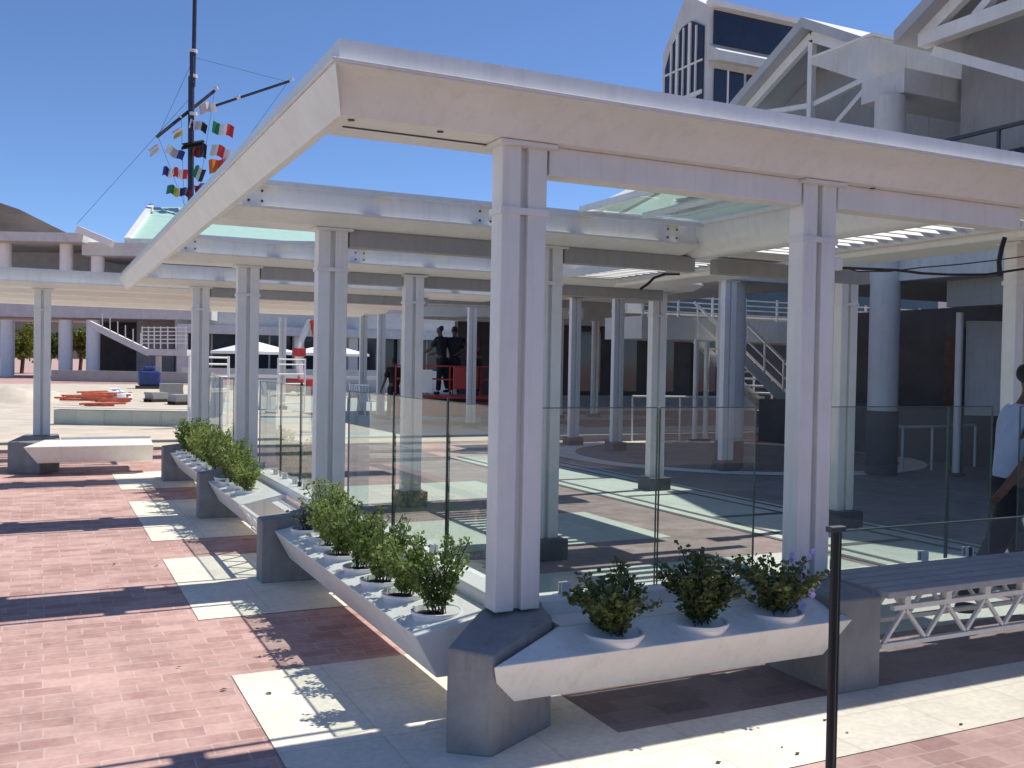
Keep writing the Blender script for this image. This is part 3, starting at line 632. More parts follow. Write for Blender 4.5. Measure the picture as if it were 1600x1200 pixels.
# eave box with capital
eb = MB()
eb.prism([(10.0, 8.98, 6.90), (10.0, 7.62, 6.22), (10.0, 7.62, 6.98), (10.0, 8.98, 7.02)], [(12.6, 8.98, 6.90), (12.6, 7.62, 6.22), (12.6, 7.62, 6.98), (12.6, 8.98, 7.02)])
part('eave_box', eb, M['wallw'])
part('eave_edge', MB().box((9.97, 7.58, 6.985), (12.6, 9.0, 7.03)), M['white2'])
part('eave_wall', MB().box((11.8, 1.0, 3.26), (12.5, 7.0, 6.6)), M['clad'])
part('eave_cornice', MB().box((11.65, 1.0, 6.3), (11.799, 7.0, 6.5)), M['white2'])
for y in (1.6, 3.4, 5.2):
    w = part('terrace_window', MB().box((11.73, y, 3.9), (11.799, y + 1.2, 5.6)), M['wallw'])
    part('pane', MB().box((11.712, y + 0.08, 3.98), (11.729, y + 1.12, 5.52)), M['glassdark'], w)
part('column_capital', MB().box((9.78, 6.75, 5.85), (12.4, 7.60, 6.215)), M['wallw'])
# truss gables, facing -x
def gable(x, y0, y1, z0, za, name, depth=7.0, plain=False):
    ym = (y0 + y1) / 2
    r = MB(); ov = 0.25
    s_ = (za - z0) / ((y1 - y0) / 2)
    for a, b in ((y0 - ov, ym), (y1 + ov, ym)):
        za_ = z0 - ov * s_
        r.prism([(x - 0.3, a, za_ + 0.02), (x - 0.3, b, za + 0.02), (x - 0.3, b, za + 0.22), (x - 0.3, a, za_ + 0.22)], [(x + depth, a, za_ + 0.02), (x + depth, b, za + 0.02), (x + depth, b, za + 0.22), (x + depth, a, za_ + 0.22)])
    rf = part(name + '_roof', r, M['roofg'])
    part('gable_wall', MB().prism([(x + 0.9, y0, z0 - 1.8), (x + 0.9, y1, z0 - 1.8), (x + 0.9, y1, z0), (x + 0.9, ym, za - 0.02), (x + 0.9, y0, z0)], [(x + 1.0, y0, z0 - 1.8), (x + 1.0, y1, z0 - 1.8), (x + 1.0, y1, z0), (x + 1.0, ym, za - 0.02), (x + 1.0, y0, z0)]), M['wallg'])
    tr = MB()
    tr.bar((x, y0, z0 - 0.05), (x, ym, za - 0.12), 0.12, 0.2); tr.bar((x + 0.01, y1, z0 - 0.05), (x + 0.01, ym, za - 0.12), 0.12, 0.2)
    if plain:
        tr.bar((x + 0.03, y0, z0 - 0.1), (x + 0.03, y1, z0 - 0.1), 0.2); tr.bar((x + 0.05, ym, z0), (x + 0.05, ym, za - 0.2), 0.14); tr.bar((x + 0.07, y1 - 0.9, z0), (x + 0.07, ym, za - 0.35), 0.12); tr.bar((x + 0.07, y0 + 0.9, z0), (x + 0.07, ym, za - 0.35), 0.12)
        tr.bar((x + 0.2, y1 - 0.1, z0 - 0.25), (x + 0.2, ym + 0.2, z0 - 1.15), 0.14)
        part('gable_truss', tr, M['white2']); return
    tr.bar((x, ym, z0 - 1.3), (x, ym, za - 0.2), 0.12); tr.bar((x + 0.02, y0, z0 - 1.3), (x + 0.02, y1, z0 - 1.3), 0.1)
    tr.bar((x + 0.05, y1, z0 - 0.1), (x + 0.05, ym, z0 - 0.35), 0.1); tr.bar((x + 0.05, y0, z0 - 0.1), (x + 0.05, ym, z0 - 0.35), 0.1)
    tr.bar((x + 0.06, ym, z0 - 1.3), (x + 0.06, y0 + 0.3, z0 - 0.1), 0.1); tr.bar((x + 0.06, ym, z0 - 1.3), (x + 0.06, y1 - 0.3, z0 - 0.1), 0.1)
    part('gable_truss', tr, M['white2'])
gable(12.0, 9.0, 13.25, 7.32, 8.46, 'middle_gable')
gable(10.0, 2.5, 6.65, 6.72, 7.9, 'near_gable', 8.0, True)
# glazed tower
part('tower_wall', MB().prism([(14, 17.2, 5), (14, 19.3, 5), (14, 19.3, 10.6), (14, 18.25, 11.95), (14, 17.2, 11.3)], [(24, 17.2, 5), (24, 19.3, 5), (24, 19.3, 10.6), (24, 18.25, 11.95), (24, 17.2, 11.3)]), M['wallw'])
part('tower_skirt', MB().prism([(14.2, 19.32, 5), (14.2, 21.2, 5), (14.2, 21.2, 8.4), (14.2, 19.32, 9.6)], [(24, 19.32, 5), (24, 21.2, 5), (24, 21.2, 8.4), (24, 19.32, 9.6)]), M['wallw'])
part('skirt_window', MB().prism([(14.15, 19.5, 6.5), (14.15, 20.8, 6.5), (14.15, 20.8, 8.1), (14.15, 19.5, 8.9)], [(14.19, 19.5, 6.5), (14.19, 20.8, 6.5), (14.19, 20.8, 8.1), (14.19, 19.5, 8.9)]), M['glassdark'])
tw = part('tower_window', MB().prism([(13.95, 17.36, 6.5), (13.95, 19.12, 6.5), (13.95, 19.12, 10.1), (13.95, 18.85, 10.65), (13.95, 18.35, 11.05), (13.95, 17.9, 11.1), (13.95, 17.36, 10.8)], [(13.985, 17.36, 6.5), (13.985, 19.12, 6.5), (13.985, 19.12, 10.1), (13.985, 18.85, 10.65), (13.985, 18.35, 11.05), (13.985, 17.9, 11.1), (13.985, 17.36, 10.8)]), M['glassdark'])
mu = MB()
for y, hw, zt_ in ((18.78, 0.03, 10.68), (18.5, 0.055, 10.9), (18.22, 0.025, 11.0), (17.93, 0.055, 11.05), (17.64, 0.025, 10.9)): mu.box((13.9, y - hw, 6.5), (13.948, y + hw, zt_))
for z in (7.6, 8.3, 9.05, 9.9): mu.box((13.91, 17.36, z - (0.06 if z == 9.05 else 0.025)), (13.947, 19.12, z + (0.06 if z == 9.05 else 0.025)))
part('mullions', mu, M['white2'], tw)
part('sloped_glazing', MB().prism([(14.15, 17.12, 10.3), (22, 17.12, 10.3), (22, 17.16, 11.2), (14.15, 17.16, 11.2)], [(14.15, 17.195, 10.3), (22, 17.195, 10.3), (22, 17.195, 11.2), (14.15, 17.195, 11.2)]), M['glassdark'])
part('tower_eave', MB().prism([(14.0, 16.75, 9.75), (14.0, 17.195, 9.85), (14.0, 17.195, 10.28), (14.0, 16.75, 10.0)], [(23, 16.75, 9.75), (23, 17.195, 9.85), (23, 17.195, 10.28), (23, 16.75, 10.0)]), M['wallw'])
part('tower_ridge', MB().box((13.9, 17.0, 11.25), (23, 17.19, 11.4)), M['white2'])
for x in (14.2, 15.3, 16.4, 17.5, 18.6):
    w = part('tower_side_window', MB().box((x, 17.15, 6.2), (x + 0.98, 17.195, 9.65)), M['glassdark'])
    part('mullions', MB().box((x + 0.4, 17.12, 6.2), (x + 0.45, 17.149, 9.65)).box((x, 17.125, 8.3), (x + 0.98, 17.148, 8.36)), M['white2'], w)
part('tower_base', MB().box((14.2, 16.6, 3.3), (24, 21, 4.99)), M['wallg'])
# mint-roofed annex with roof light and walkway
qa, qb, qc, qd = P(925, 345, 19), P(1330, 368, 19.5), P(1330, 290, 22.5), P(1045, 283, 22)
qn = (qb - qa).cross(qd - qa).normalized()
if qn.z < 0: qn = -qn
def Q(s_, t_, h=0.0): return (qa * (1 - s_) + qb * s_) * (1 - t_) + (qd * (1 - s_) + qc * s_) * t_ + qn * h
part('mint_roof', MB().prism([tuple(v) for v in (qa, qb, qc, qd)], [tuple(v - qn * 0.15) for v in (qa, qb, qc, qd)]), M['canopyglass'])
part('roof_verge', MB().bar(qa + qn * 0.1, qd + qn * 0.1, 0.5, 0.2), M['tray']); part('roof_edge', MB().bar(qa + qn * 0.02 - Vector((0, 0.2, 0)), qb + qn * 0.02 - Vector((0, 0.2, 0)), 0.16, 0.24), M['tray'])
ff = part('roof_light', MB().prism([tuple(Q(*p, 0.06)) for p in ((.2, .22), (.36, .22), (.38, .66), (.24, .66))], [tuple(Q(*p, 0.001)) for p in ((.2, .22), (.36, .22), (.38, .66), (.24, .66))]), M['wallw'])
part('pane', MB().prism([tuple(Q(*p, 0.07)) for p in ((.215, .27), (.345, .27), (.365, .61), (.245, .61))], [tuple(Q(*p, 0.0605)) for p in ((.215, .27), (.345, .27), (.365, .61), (.245, .61))]), M['wallg'], ff)
part('added_shade_canopy', MB().box((8.2, 16.0, 4.35), (26, 26.55, 4.55)), M['ceil'])  # slab added to shade the rear yard floor
part('entrance_canopy', MB().box((7.4, 8.15, 3.0), (9.85, 13.95, 3.22)), M['wallw'])
part('annex_wall', MB().box((10.6, 15.6, 2.9), (22, 15.8, 4.2)), M['wallw'])
part('annex_window', MB().box((11.0, 15.56, 2.95), (21, 15.598, 3.75)), M['glassdark'])
wk = part('walkway', MB().box((9.95, 14.0, 2.25), (20, 15.55, 2.75)), M['wallw'])
wr = MB()
for z in (2.86, 2.97, 3.08, 3.2): wr.box((9.97, 14.02, z), (20, 14.05, z + 0.025))
x = 9.97
while x < 20: wr.box((x, 14.015, 2.751), (x + 0.04, 14.055, 3.26)); x += 0.95
part('walkway_rail', wr, M['tray'], wk)
st = MB()
for sx in (0, 1.0):
    st.prism([(11.25, 13.9 - sx, 2.22), (11.55, 13.9 - sx, 2.22), (14.5, 13.9 - sx, 0.004), (14.1, 13.9 - sx, 0.004)], [(11.25, 13.96 - sx, 2.22), (11.55, 13.96 - sx, 2.22), (14.5, 13.96 - sx, 0.004), (14.1, 13.96 - sx, 0.004)])
for i in range(12):
    st.box((11.5 + i * 0.235, 12.965, 2.03 - i * 0.165), (11.8 + i * 0.235, 13.895, 2.07 - i * 0.165))
stp = part('staircase', st, M['wallw'])
hr = MB()
for y in (12.93, 13.93):
    hr.bar((11.3, y, 3.1), (14.3, y, 0.9), 0.05); hr.bar((11.3, y, 2.75), (14.3, y, 0.55), 0.03)
    for i in range(6): hr.bar((11.4 + i * 0.55, y, 2.16 - i * 0.4), (11.4 + i * 0.55, y, 3.03 - i * 0.4), 0.035)
part('stair_rail', hr, M['tray'], stp)
part('rear_shopfront', MB().box((11, 27, 0), (40, 27.3, 3.1)), M['dark'])
for x in (12.5, 14.0, 15.7, 17.3, 19, 21): part('shop_window', MB().box((x, 26.9, 0.7), (x + 1.0, 26.995, 2.9)), M['glassdark'])
part('rear_fascia', MB().box((9, 26.6, 3.1), (40, 27.3, 4.6)), M['wallw'])
part('rear_low_wall', MB().box((11, 26.3, 0), (24, 26.6, 0.55)), M['wallg'])

def gpt(u, v): d = 1.6 * FPX / (v - (571 + 0.0178 * (u - 800))); return P(u, v, d)
for u, v, lab in ((735, 668, 'slim white column in the courtyard right of the red platform'), (594, 655, 'slim white column in the courtyard left of the workers'), (566, 648, 'slim white column farther left of the workers, near the parasol'), (440, 640, 'slim white column between the two white parasols'), (928, 652, 'slim white column far back, between two dark-based columns'), (872, 655, 'slim white column far back, just right of the corner column')):
    g_ = gpt(u, v); column(lab, g_.x, g_.y, 0.12, 3.05, 0.122, 'slim white columns in the courtyard')
ra, rb = gpt(520, 650), gpt(905, 652)
t = thing('rear_canopy_beam', 'long pale beam on slim columns across the courtyard', 'roof beam', (ra.x, ra.y, 3.06)); dv = Vector((rb.x - ra.x, rb.y - ra.y, 0))
MB().bar((0, 0, 0.16), dv + Vector((0, 0, 0.16)), 0.5, 0.3).build('beam_box', M['white'], t); MB().bar((0, 0, 0.33), dv + Vector((0, 0, 0.33)), 0.8, 0.04).build('top_flange', M['white2'], t)

def round_column(x, y, r, z0, z1, label, base=None):
    t = thing('round_column', label, 'column', (x, y, 0), 0, 'thick round columns of the mall')
    MB().cyl((0, 0), r, z0, z1, n=32).build('shaft', M['wallw'], t, smooth=True)
    if base: MB().cyl((0, 0), r + 0.015, 0, z0 - 0.001, n=32).build('base_drum', M['base'], t, smooth=True)
    return t
round_column(9.82, 7.05, 0.225, 1.0, 5.845, 'thick pale round column rising from dark counter to the eave', True)
round_column(8.1, 8.6, 0.22, 0.45, 2.995, 'thick round column behind a square one near the stairs', True)
round_column(9.6, 2.0, 0.225, 1.0, 2.995, 'thick round column in the hall, hidden behind the walking person', True)
for i, (x, y, lab) in enumerate(((10.95, 13.35, 'left one of two thin posts under the walkway'), (11.2, 13.3, 'right one of two thin posts under the walkway'), (10.82, 6.5, 'thin pale post beside the white board'))):
    t = thing('thin_post', lab, 'post', (x, y, 0), 0, 'thin posts in the mall entrance')
    MB().bar((0, 0, 0), (0, 0, 2.24 if i < 2 else 2.54), 0.11, n=12).build('shaft', M['white2'], t, smooth=True); MB().box((-0.09, -0.09, 0.0005), (0.09, 0.09, 0.06)).build('foot_plate', M['base'], t)
def handrail(pts, label, h=0.98):
    t = thing('handrail', label, 'handrail', pts[0] + (0,)); o = Vector(pts[0] + (0,))
    for p in pts:
        q = Vector(p + (0,)) - o; MB().bar(q, q + Vector((0, 0, h - 0.02)), 0.04, n=8).build('upright', M['white2'], t)
    tp = MB()
    for a, b in zip(pts[:-1], pts[1:]): tp.bar(Vector(a + (h,)) - o, Vector(b + (h,)) - o, 0.045, n=8)
    tp.build('top_bar', M['white2'], t); return t
handrail([(9.55, 13.7), (10.6, 13.42), (11.5, 13.2)], 'low rail with slim uprights under the walkway, left of stairs')
handrail([(10.28, 7.56), (10.55, 7.3), (11.2, 7.28), (12.5, 7.5)], 'low rail with slim uprights in front of the dark counter', 0.72)
t = thing('notice_board', 'large blank white board standing in the dark hall', 'board', (11.2, 6.4, 0))
a_ = Vector((11.0 - 11.2, 6.5 - 6.4, 0)); b_ = Vector((11.62 - 11.2, 6.17 - 6.4, 0))
MB().prism([(a_.x, a_.y, 0.95), (b_.x, b_.y, 0.95), (b_.x, b_.y, 2.42), (a_.x, a_.y, 2.42)], [(a_.x + .02, a_.y + .04, 0.95), (b_.x + .02, b_.y + .04, 0.95), (b_.x + .02, b_.y + .04, 2.42), (a_.x + .02, a_.y + .04, 2.42)]).build('panel', M['wallw'], t)
for p_ in (a_, b_): MB().bar((p_.x + 0.03, p_.y + 0.08, 0), (p_.x + 0.03, p_.y + 0.08, 2.3), 0.04, n=8).build('leg', M['base'], t)

# cables slung below the beams
def cable(pts, w, label):
    dense = []
    for a, b, in zip(pts[:-1], pts[1:]):
        for k in range(6): dense.append(Vector(a).lerp(Vector(b), k / 6))
    dense.append(Vector(pts[-1]))
    o = MB().path(dense, w, 6).build('cable', M['cable'], None, smooth=True); return tag(o, label, 'cable', 'black cables on the pergola')
cable([P(1296, 418, 5.2), P(1350, 420, 5.3), P(1400, 422, 5.4), P(1440, 427, 5.5), P(1480, 429, 5.6), P(1540, 429, 5.75), P(1600, 420, 5.9), P(1700, 405, 6.2)], 0.016, 'black cable sagging between the two right columns')
cable([P(1296, 412, 5.2), P(1340, 424, 5.3), P(1390, 424, 5.4), P(1440, 418, 5.5), P(1500, 413, 5.6), P(1560, 406, 5.8), P(1620, 398, 6.0)], 0.008, 'thin black cable just above the sagging one')
cable([P(1570, 371, 5.7), P(1565, 388, 5.7), P(1561, 408, 5.7), P(1562, 432, 5.7)], 0.028, 'thick short cable hanging down by the right edge column')
cable([P(1000, 452, 9.7), P(1012, 444, 9.7), P(1022, 434, 9.7), P(1040, 428, 9.7), P(1062, 428, 9.7)], 0.03, 'kinked dark conduit under the beam left of the walkway')
t = thing('junction_box', 'small white junction box where the cables start', 'junction box', P(1300, 412, 5.18))
MB().box((-0.02, -0.03, -0.035), (0.05, 0.03, 0.035)).build('case', M['tray'], t, 0.006); MB().bar((0.01, 0, -0.036), (0.01, 0, -0.06), 0.02, n=8).build('gland', M['cable'], t)

# ------------------------------------------------------------------ courtyard behind
AX = 7.5
A = thing('shop_arcade', 'long white arcade of dark shop windows across the courtyard', 'building', (20, 78, 0))
def partA(n_, mb, m, pr=None): return part(n_, mb, m, pr or A)
partA('upper_wall', MB().box((AX, 76, 4.0), (62, 77, 8.2)), M['wallw'])
partA('eave', MB().box((AX, 75.2, 3.7), (62, 75.99, 4.4)), M['wallw'])
partA('recess_wall', MB().box((AX, 77, 0), (62, 77.3, 3.99)), M['dark'])
x = 8.0
while x < 60:
    w = partA('shop_window', MB().box((x + 0.5, 76.5, 0.6), (x + 4.1, 76.6, 3.7)), M['glassdark'])
    partA('mullion', MB().box((x + 2.2, 76.42, 0.6), (x + 2.35, 76.499, 3.7)), M['wallg'], w)
    partA('pier', MB().box((x - 0.45, 75.6, 0), (x + 0.35, 76.4, 3.69)), M['wallw'])
    x += 4.6
partA('front_wall', MB().box((AX, 72, 0), (62, 72.4, 1.0)), M['wallw'])
# left building
D = thing('corner_building', 'two-storey pale building with round columns and stairs, far left', 'building', P(60, 560, 75))
D.location.z = 0
def partD(n_, mb, m, pr=None): return part(n_, mb, m, pr or D)
def PX(u, v, d): return P(u, v, d)
def slab(u0, u1, vt, vb, d0, dd):                          # a box whose front face spans the given part of the view at distance d0
    a = P(u0, vt, d0); b = P(u1, vb, d0); m_ = MB()
    ax = to_world(Vector((0, 0, 1))); ax.z = 0; ax.normalize(); rt = Vector((ax.y, -ax.x, 0))
    w = (b - a).dot(rt); z0 = min(a.z, b.z); z1 = max(a.z, b.z)
    p = Vector((a.x, a.y, 0)); q_ = p + rt * w
    lo = [p, q_, q_ + ax * dd, p + ax * dd]
    return m_.prism([(v.x, v.y, z0) for v in lo], [(v.x, v.y, z1) for v in lo])
partD('roof', slab(-260, 128, 357, 378, 74, 12), M['wallw'])
partD('roof_verge', MB().bar(P(122, 358, 73.9), P(176, 381, 73.9), 0.6, 0.5), M['tray'])
partD('lower_roof', slab(128, 330, 378, 402, 75, 10), M['wallw'])
partD('upper_back_wall', slab(-260, 330, 385, 432, 82, 0.5), M['wallw'])
partD('upper_floor', slab(-260, 330, 428, 500, 75.5, 10), M['wallw'])
partD('ground_back_wall', slab(150, 330, 500, 592, 84, 0.5), M['dark'])
for u in (8, 104, 153):
    a = P(u, 380, 76); partD('upper_column', MB().cyl((a.x, a.y), 0.5, P(u, 430, 76).z, a.z, n=20), M['litwhite'])  # upper and ground columns: sunlight put into the lighter white
for u in (12, 103, 146):
    a = P(u, 500, 76.5); partD('ground_column', MB().cyl((a.x, a.y), 0.52, 0, a.z, n=20), M['litwhite'])
la = partD('landing', slab(228, 292, 545, 556, 66, 2.5), M['wallw'])
sf = MB(); sf.bar(P(140, 506, 68), P(232, 551, 66.2), 0.25, 0.45); partD('stair_flight', sf, M['wallw'])
rr = MB()
for v in (512, 518, 524, 530, 536): rr.bar(P(222, v, 66), P(292, v, 66), 0.07)
for u in (222, 232, 241, 251, 262, 275, 290): rr.bar(P(u, 510, 66), P(u, 545, 66), 0.08)
for i in range(6): rr.bar(P(160 + i * 12, 490 + i * 6, 67.4 - i * .2), P(160 + i * 12, 514 + i * 6, 67.4 - i * .2), 0.07)
partD('balustrade', rr, M['tray'])
a = P(248, 556, 67); partD('landing_post', MB().cyl((a.x, a.y), 0.2, 0, a.z, n=14), M['wallw'])
partD('planter_wall', slab(80, 330, 578, 600, 62, 0.5), M['wallg'])
# mint roofed pavilion
E_ = thing('mint_pavilion', 'pavilion with mint green hipped roof beyond the flag mast base', 'building', P(400, 560, 80)); E_.location.z = 0
e0, e1, e2, e3 = P(200, 376, 76), P(640, 382, 84), P(600, 318, 92), P(238, 324, 86)
part('hip_roof', MB().prism([tuple(v) for v in (e0, e1, e2, e3)], [tuple(v - Vector((0, -0.3, 0.5))) for v in (e0, e1, e2, e3)]), M['mint'], E_)
part('hip_ridge', MB().bar(P(199, 375, 75.8), P(237, 322, 85.8), 0.45, 0.4), M['tray'], E_)
part('eave_beam', MB().bar(P(200, 379, 75.8), P(640, 385, 83.8), 0.5, 0.6), M['wallw'], E_)
b0, b1 = P(215, 382, 79), P(630, 386, 85)
part('wall', MB().prism([(b0.x, b0.y, 0), (b1.x, b1.y, 0), (b1.x + 1, b1.y + 4, 0), (b0.x + 1, b0.y + 4, 0)], [(b0.x, b0.y, b0.z - 0.2), (b1.x, b1.y, b0.z - 0.2), (b1.x + 1, b1.y + 4, b0.z - 0.2), (b0.x + 1, b0.y + 4, b0.z - 0.2)]), M['wallg'], E_)

# mast with two yards
mb_ = P(297, 560, 88); mt_ = P(308, -160, 88)
t = thing('flag_mast', 'tall dark mast with two slanting yards above the pavilion', 'mast', (mb_.x, mb_.y, 0))
def rel(p): return Vector(p) - t.location
ctr = P(300, 170, 88)
MB().bar((0, 0, 0), rel(P(299, 120, 88)), 0.55, n=14).build('lower_shaft', M['mast'], t, smooth=True)
MB().bar(rel(P(302, 135, 88)), rel(P(308, -200, 88)), 0.38, n=12).build('upper_shaft', M['mast'], t, smooth=True)
MB().bar(rel(P(300, 82, 87.8)), rel(P(300, 130, 87.8)), 0.42, n=10).build('doubling', M['mast'], t)
for v in (78, 117, 176): MB().bar(rel(P(302, v, 88)), rel(P(302, v + 5, 88)), 0.75, n=12).build('band', M['mastband'], t)
MB().bar(rel(P(245, 214, 86)), rel(P(335, 142, 90)), 0.3, n=10).build('yard', M['mast'], t, smooth=True)
MB().bar(rel(P(322, 170, 90)), rel(P(452, 127, 88)), 0.24, n=10).build('yard', M['mast'], t, smooth=True)
for u, v, d in ((337, 139, 90), (455, 125, 88), (281, 184, 87.6), (372, 153, 89)): MB().bar(rel(P(u - 2, v, d)), rel(P(u + 3, v - 2, d)), 0.36, n=8).build('yard_cap', M['mastband'], t)
for a_, b_ in ((P(247, 213, 86.2), P(292, 330, 87.6)), (P(335, 143, 90), P(306, 330, 88.4)), (P(450, 128, 88), P(312, 320, 88.2)), (P(283, 183, 87.6), P(288, 330, 87.8)), (P(303, 90, 88), P(247, 213, 86.2)), (P(304, 90, 88), P(450, 128, 88)), (P(300, 150, 88), P(120, 350, 92))):
    MB().bar(rel(a_), rel(b_), 0.035, n=5).build('halyard', M['base'], t)
fc = {k: mat('flag_' + k, c, 0.85, 0.06, 2) for k, c in dict(green=(0.02, 0.2, 0.09), white=(0.72, 0.72, 0.72), red=(0.55, 0.04, 0.05), navy=(0.03, 0.05, 0.2), black=(0.03, 0.03, 0.03), orange=(0.6, 0.16, 0.03), maroon=(0.2, 0.04, 0.06), grey=(0.4, 0.4, 0.42), yellow=(0.6, 0.5, 0.1), pale=(0.55, 0.47, 0.47)).items()}
flags = [(333, 190, 34, 18, 'green white red', 8, 'green, white and red flag flying highest right of the mast'),
         (310, 163, 26, 15, 'pale pale white', -10, 'pale faded flag just under the right yard'),
         (298, 186, 28, 14, 'white grey black', 12, 'white and dark flag close right of the mast, upper row'),
         (283, 198, 12, 16, 'white yellow', 60, 'small limp cream flag left of the mast, upper row'),
         (246, 224, 12, 18, 'white white', 55, 'white limp flag under the left end of the lower yard'),
         (262, 226, 30, 14, 'white grey navy', 20, 'white and navy flag between left yard end and mast'),
         (302, 222, 22, 22, 'maroon black', 5, 'maroon flag close right of the mast, middle row'),
         (318, 218, 10, 34, 'black black', 80, 'black flag hanging steeply beside the maroon one'),
         (332, 224, 32, 18, 'white red white', 14, 'white flag with red centre, rightmost in the middle row'),
         (256, 260, 16, 14, 'navy white', 10, 'navy and white flag leftmost in the third row'),
         (272, 262, 22, 15, 'red white red', 5, 'red and white flag left of the mast, third row'),
         (306, 258, 18, 20, 'green white black', 20, 'green, white and black flag right of mast, third row'),
         (326, 250, 26, 22, 'orange red', -4, 'orange-red flag close to the roof edge, third row'),
         (262, 288, 20, 14, 'green yellow', 10, 'green and yellow flag leftmost in the lowest row'),
         (282, 292, 18, 13, 'navy maroon', 8, 'navy and maroon flag touching the mast, lowest row'),
         (303, 290, 20, 13, 'maroon navy', -12, 'dark red flag right of the mast, lowest row')]
for k, (u, v, w, h, cs, tilt, lab) in enumerate(flags):
    cols = cs.split(); m_ = MB(); nx = 9; rg = random.Random(k); ph = rg.uniform(0, 6); d0 = 87 + rg.uniform(-0.8, 0.8)
    ct = math.cos(R(tilt)); sn = math.sin(R(tilt)); g_ = []
    for i in range(nx + 1):
        for j in (0, 1, 2):
            x_ = w * i / nx; y_ = h * j / 2 + 1.6 * math.sin(i * 0.9 + ph) + (0.12 * i * i if tilt > 0 else 0) * 0.3
            g_.append(tuple(P(u + x_ * ct - y_ * sn, v + x_ * sn + y_ * ct, d0 + 0.22 * math.sin(i * 1.1 + ph))))
    for i in range(nx):
        m_.cur = min(len(cols) - 1, i * len(cols) // nx)
        m_.add([g_[i * 3 + j] for j in (0, 1, 2)] + [g_[(i + 1) * 3 + j] for j in (0, 1, 2)], [(0, 3, 4, 1), (1, 4, 5, 2)])
    o = m_.build('flag', [fc[c_] for c_ in cols], None, loc=g_[0])
    tag(o, lab, 'flag', 'flags strung below the mast yards')
    sm = o.modifiers.new('thick', 'SOLIDIFY'); sm.thickness = 0.02

# parasols
def parasol(u, d, label):
    b = P(u, 560, d); t = thing('parasol', label, 'parasol', (b.x, b.y, 0), 0.3, 'white parasols in the courtyard')
    c_ = MB(); n_ = 4; top_ = (0, 0, 2.72); rim = [(1.75 * math.sqrt(2) * math.cos(math.pi / 4 + i * math.pi / 2), 1.75 * math.sqrt(2) * math.sin(math.pi / 4 + i * math.pi / 2), 2.12) for i in range(4)]
    c_.add([top_] + rim, [(0, 1, 2), (0, 2, 3), (0, 3, 4), (0, 4, 1)])
    c_.add(rim + [(x, y, 1.98) for x, y, z in rim], [(0, 1, 5, 4), (1, 2, 6, 5), (2, 3, 7, 6), (3, 0, 4, 7)])
    c_.build('canopy', M['cloth'], t); MB().bar((0, 0, 0.1), (0, 0, 2.7), 0.06, n=10).build('pole', M['white2'], t); MB().box((-0.35, -0.35, 0), (0.35, 0.35, 0.1)).build('foot', M['base'], t)
    rb = MB()
    for p_ in rim: rb.bar((0, 0, 1.9), (p_[0] * 0.6, p_[1] * 0.6, 2.32), 0.03)
    rb.build('rib', M['white2'], t)
    return t
parasol(397, 54, 'white parasol seen left of the second column')
parasol(513, 58, 'white parasol seen either side of the second column')

# trees behind the left building
def tree(u, d, h, r, label, seed):
    b = P(u, 560, d); t = thing('tree', label, 'tree', (b.x, b.y, 0), 0, 'trees behind the left building'); rg = random.Random(seed)
    tr = MB(); tr.path([(0, 0, 0), (0.1, 0.05, h * 0.3), (0, 0, h * 0.55)], 0.35, 8)
    for k in range(5):
        a = k * 1.3; tr.path([(0.05, 0.02, h * 0.35), (r * 0.3 * math.cos(a), r * 0.3 * math.sin(a), h * 0.55), (r * 0.6 * math.cos(a), r * 0.6 * math.sin(a), h * 0.72)], 0.12, 6)
    tr.build('trunk', M['trunk'], t)
    f = MB()
    cl = [(rg.uniform(-1, 1) * r * 0.7, rg.uniform(-1, 1) * r * 0.7, h * 0.66 + rg.uniform(-1, 1) * r * 0.55) for _ in range(22)]
    for cx, cy, cz in cl:
        cr = r * rg.uniform(0.25, 0.42)
        for _ in range(90):
            v = Vector((rg.gauss(0, 1), rg.gauss(0, 1), rg.gauss(0, 1))).normalized() * cr * rg.uniform(0.5, 1); p = Vector((cx, cy, cz)) + v
            s1 = Vector((rg.uniform(-1, 1), rg.uniform(-1, 1), rg.uniform(-1, 1))).normalized() * 0.18; s2 = v.cross(s1).normalized() * 0.12
            f.add([p - s1, p + s2, p + s1, p - s2], [(0, 1, 2, 3)])
    f.build('crown', M['treeleaf'], t)
tree(34, 92, 4.6, 2.2, 'round yellow-green tree between the two left ground columns', 1)
tree(76, 96, 4.4, 1.9, 'green tree just left of the bright round column', 2)
tree(125, 98, 4.8, 2.0, 'darker tree right of the bright round column', 3)

# heap of red pipes and site things
rg = random.Random(5)
for k in range(16):
    u = rg.uniform(80, 150); v0 = rg.uniform(622, 636); L_ = rg.uniform(45, 80)
    d = 1.6 * FPX / (v0 - 558); a = P(u, v0, d); a.z = 0.05 + 0.07 * (k % 4); b = P(u + L_, v0 + rg.uniform(-5, 5), d * rg.uniform(0.96, 1.04)); b.z = 0.05 + 0.07 * (k % 4) + 0.02
    lab = ['long red pipe at the bottom of the heap beyond the left trough', 'red-orange pipe lying crosswise on the heap', 'red pipe on the upper layer of the heap', 'topmost orange pipe of the heap'][k % 4]
    o = MB().bar(a, b, 0.07, n=8).build('steel_pipe', M['redpipe'], None, smooth=True, loc=tuple(a)); tag(o, lab, 'pipe', 'red pipes heaped in the sandy yard')
def lowwall(u0, u1, v0, v1, d, label, m):
    o = slab(u0, u1, v0, v1, d, 0.3); o.v = [(x, y, max(z, 0)) for x, y, z in o.v]
    t = thing('low_wall', label, 'low wall', tuple(P((u0 + u1) / 2, 600, d))); t.location.z = 0
    part('wall_face', o, m, t); c_ = slab(u0 - 1, u1 + 1, v0 - 3, v0 - 0.2, d - 0.03, 0.36); part('coping', c_, M['tray'], t)
lowwall(84, 300, 640, 668, 23, 'low grey-green wall with white coping behind the left trough', M['greenslab'])
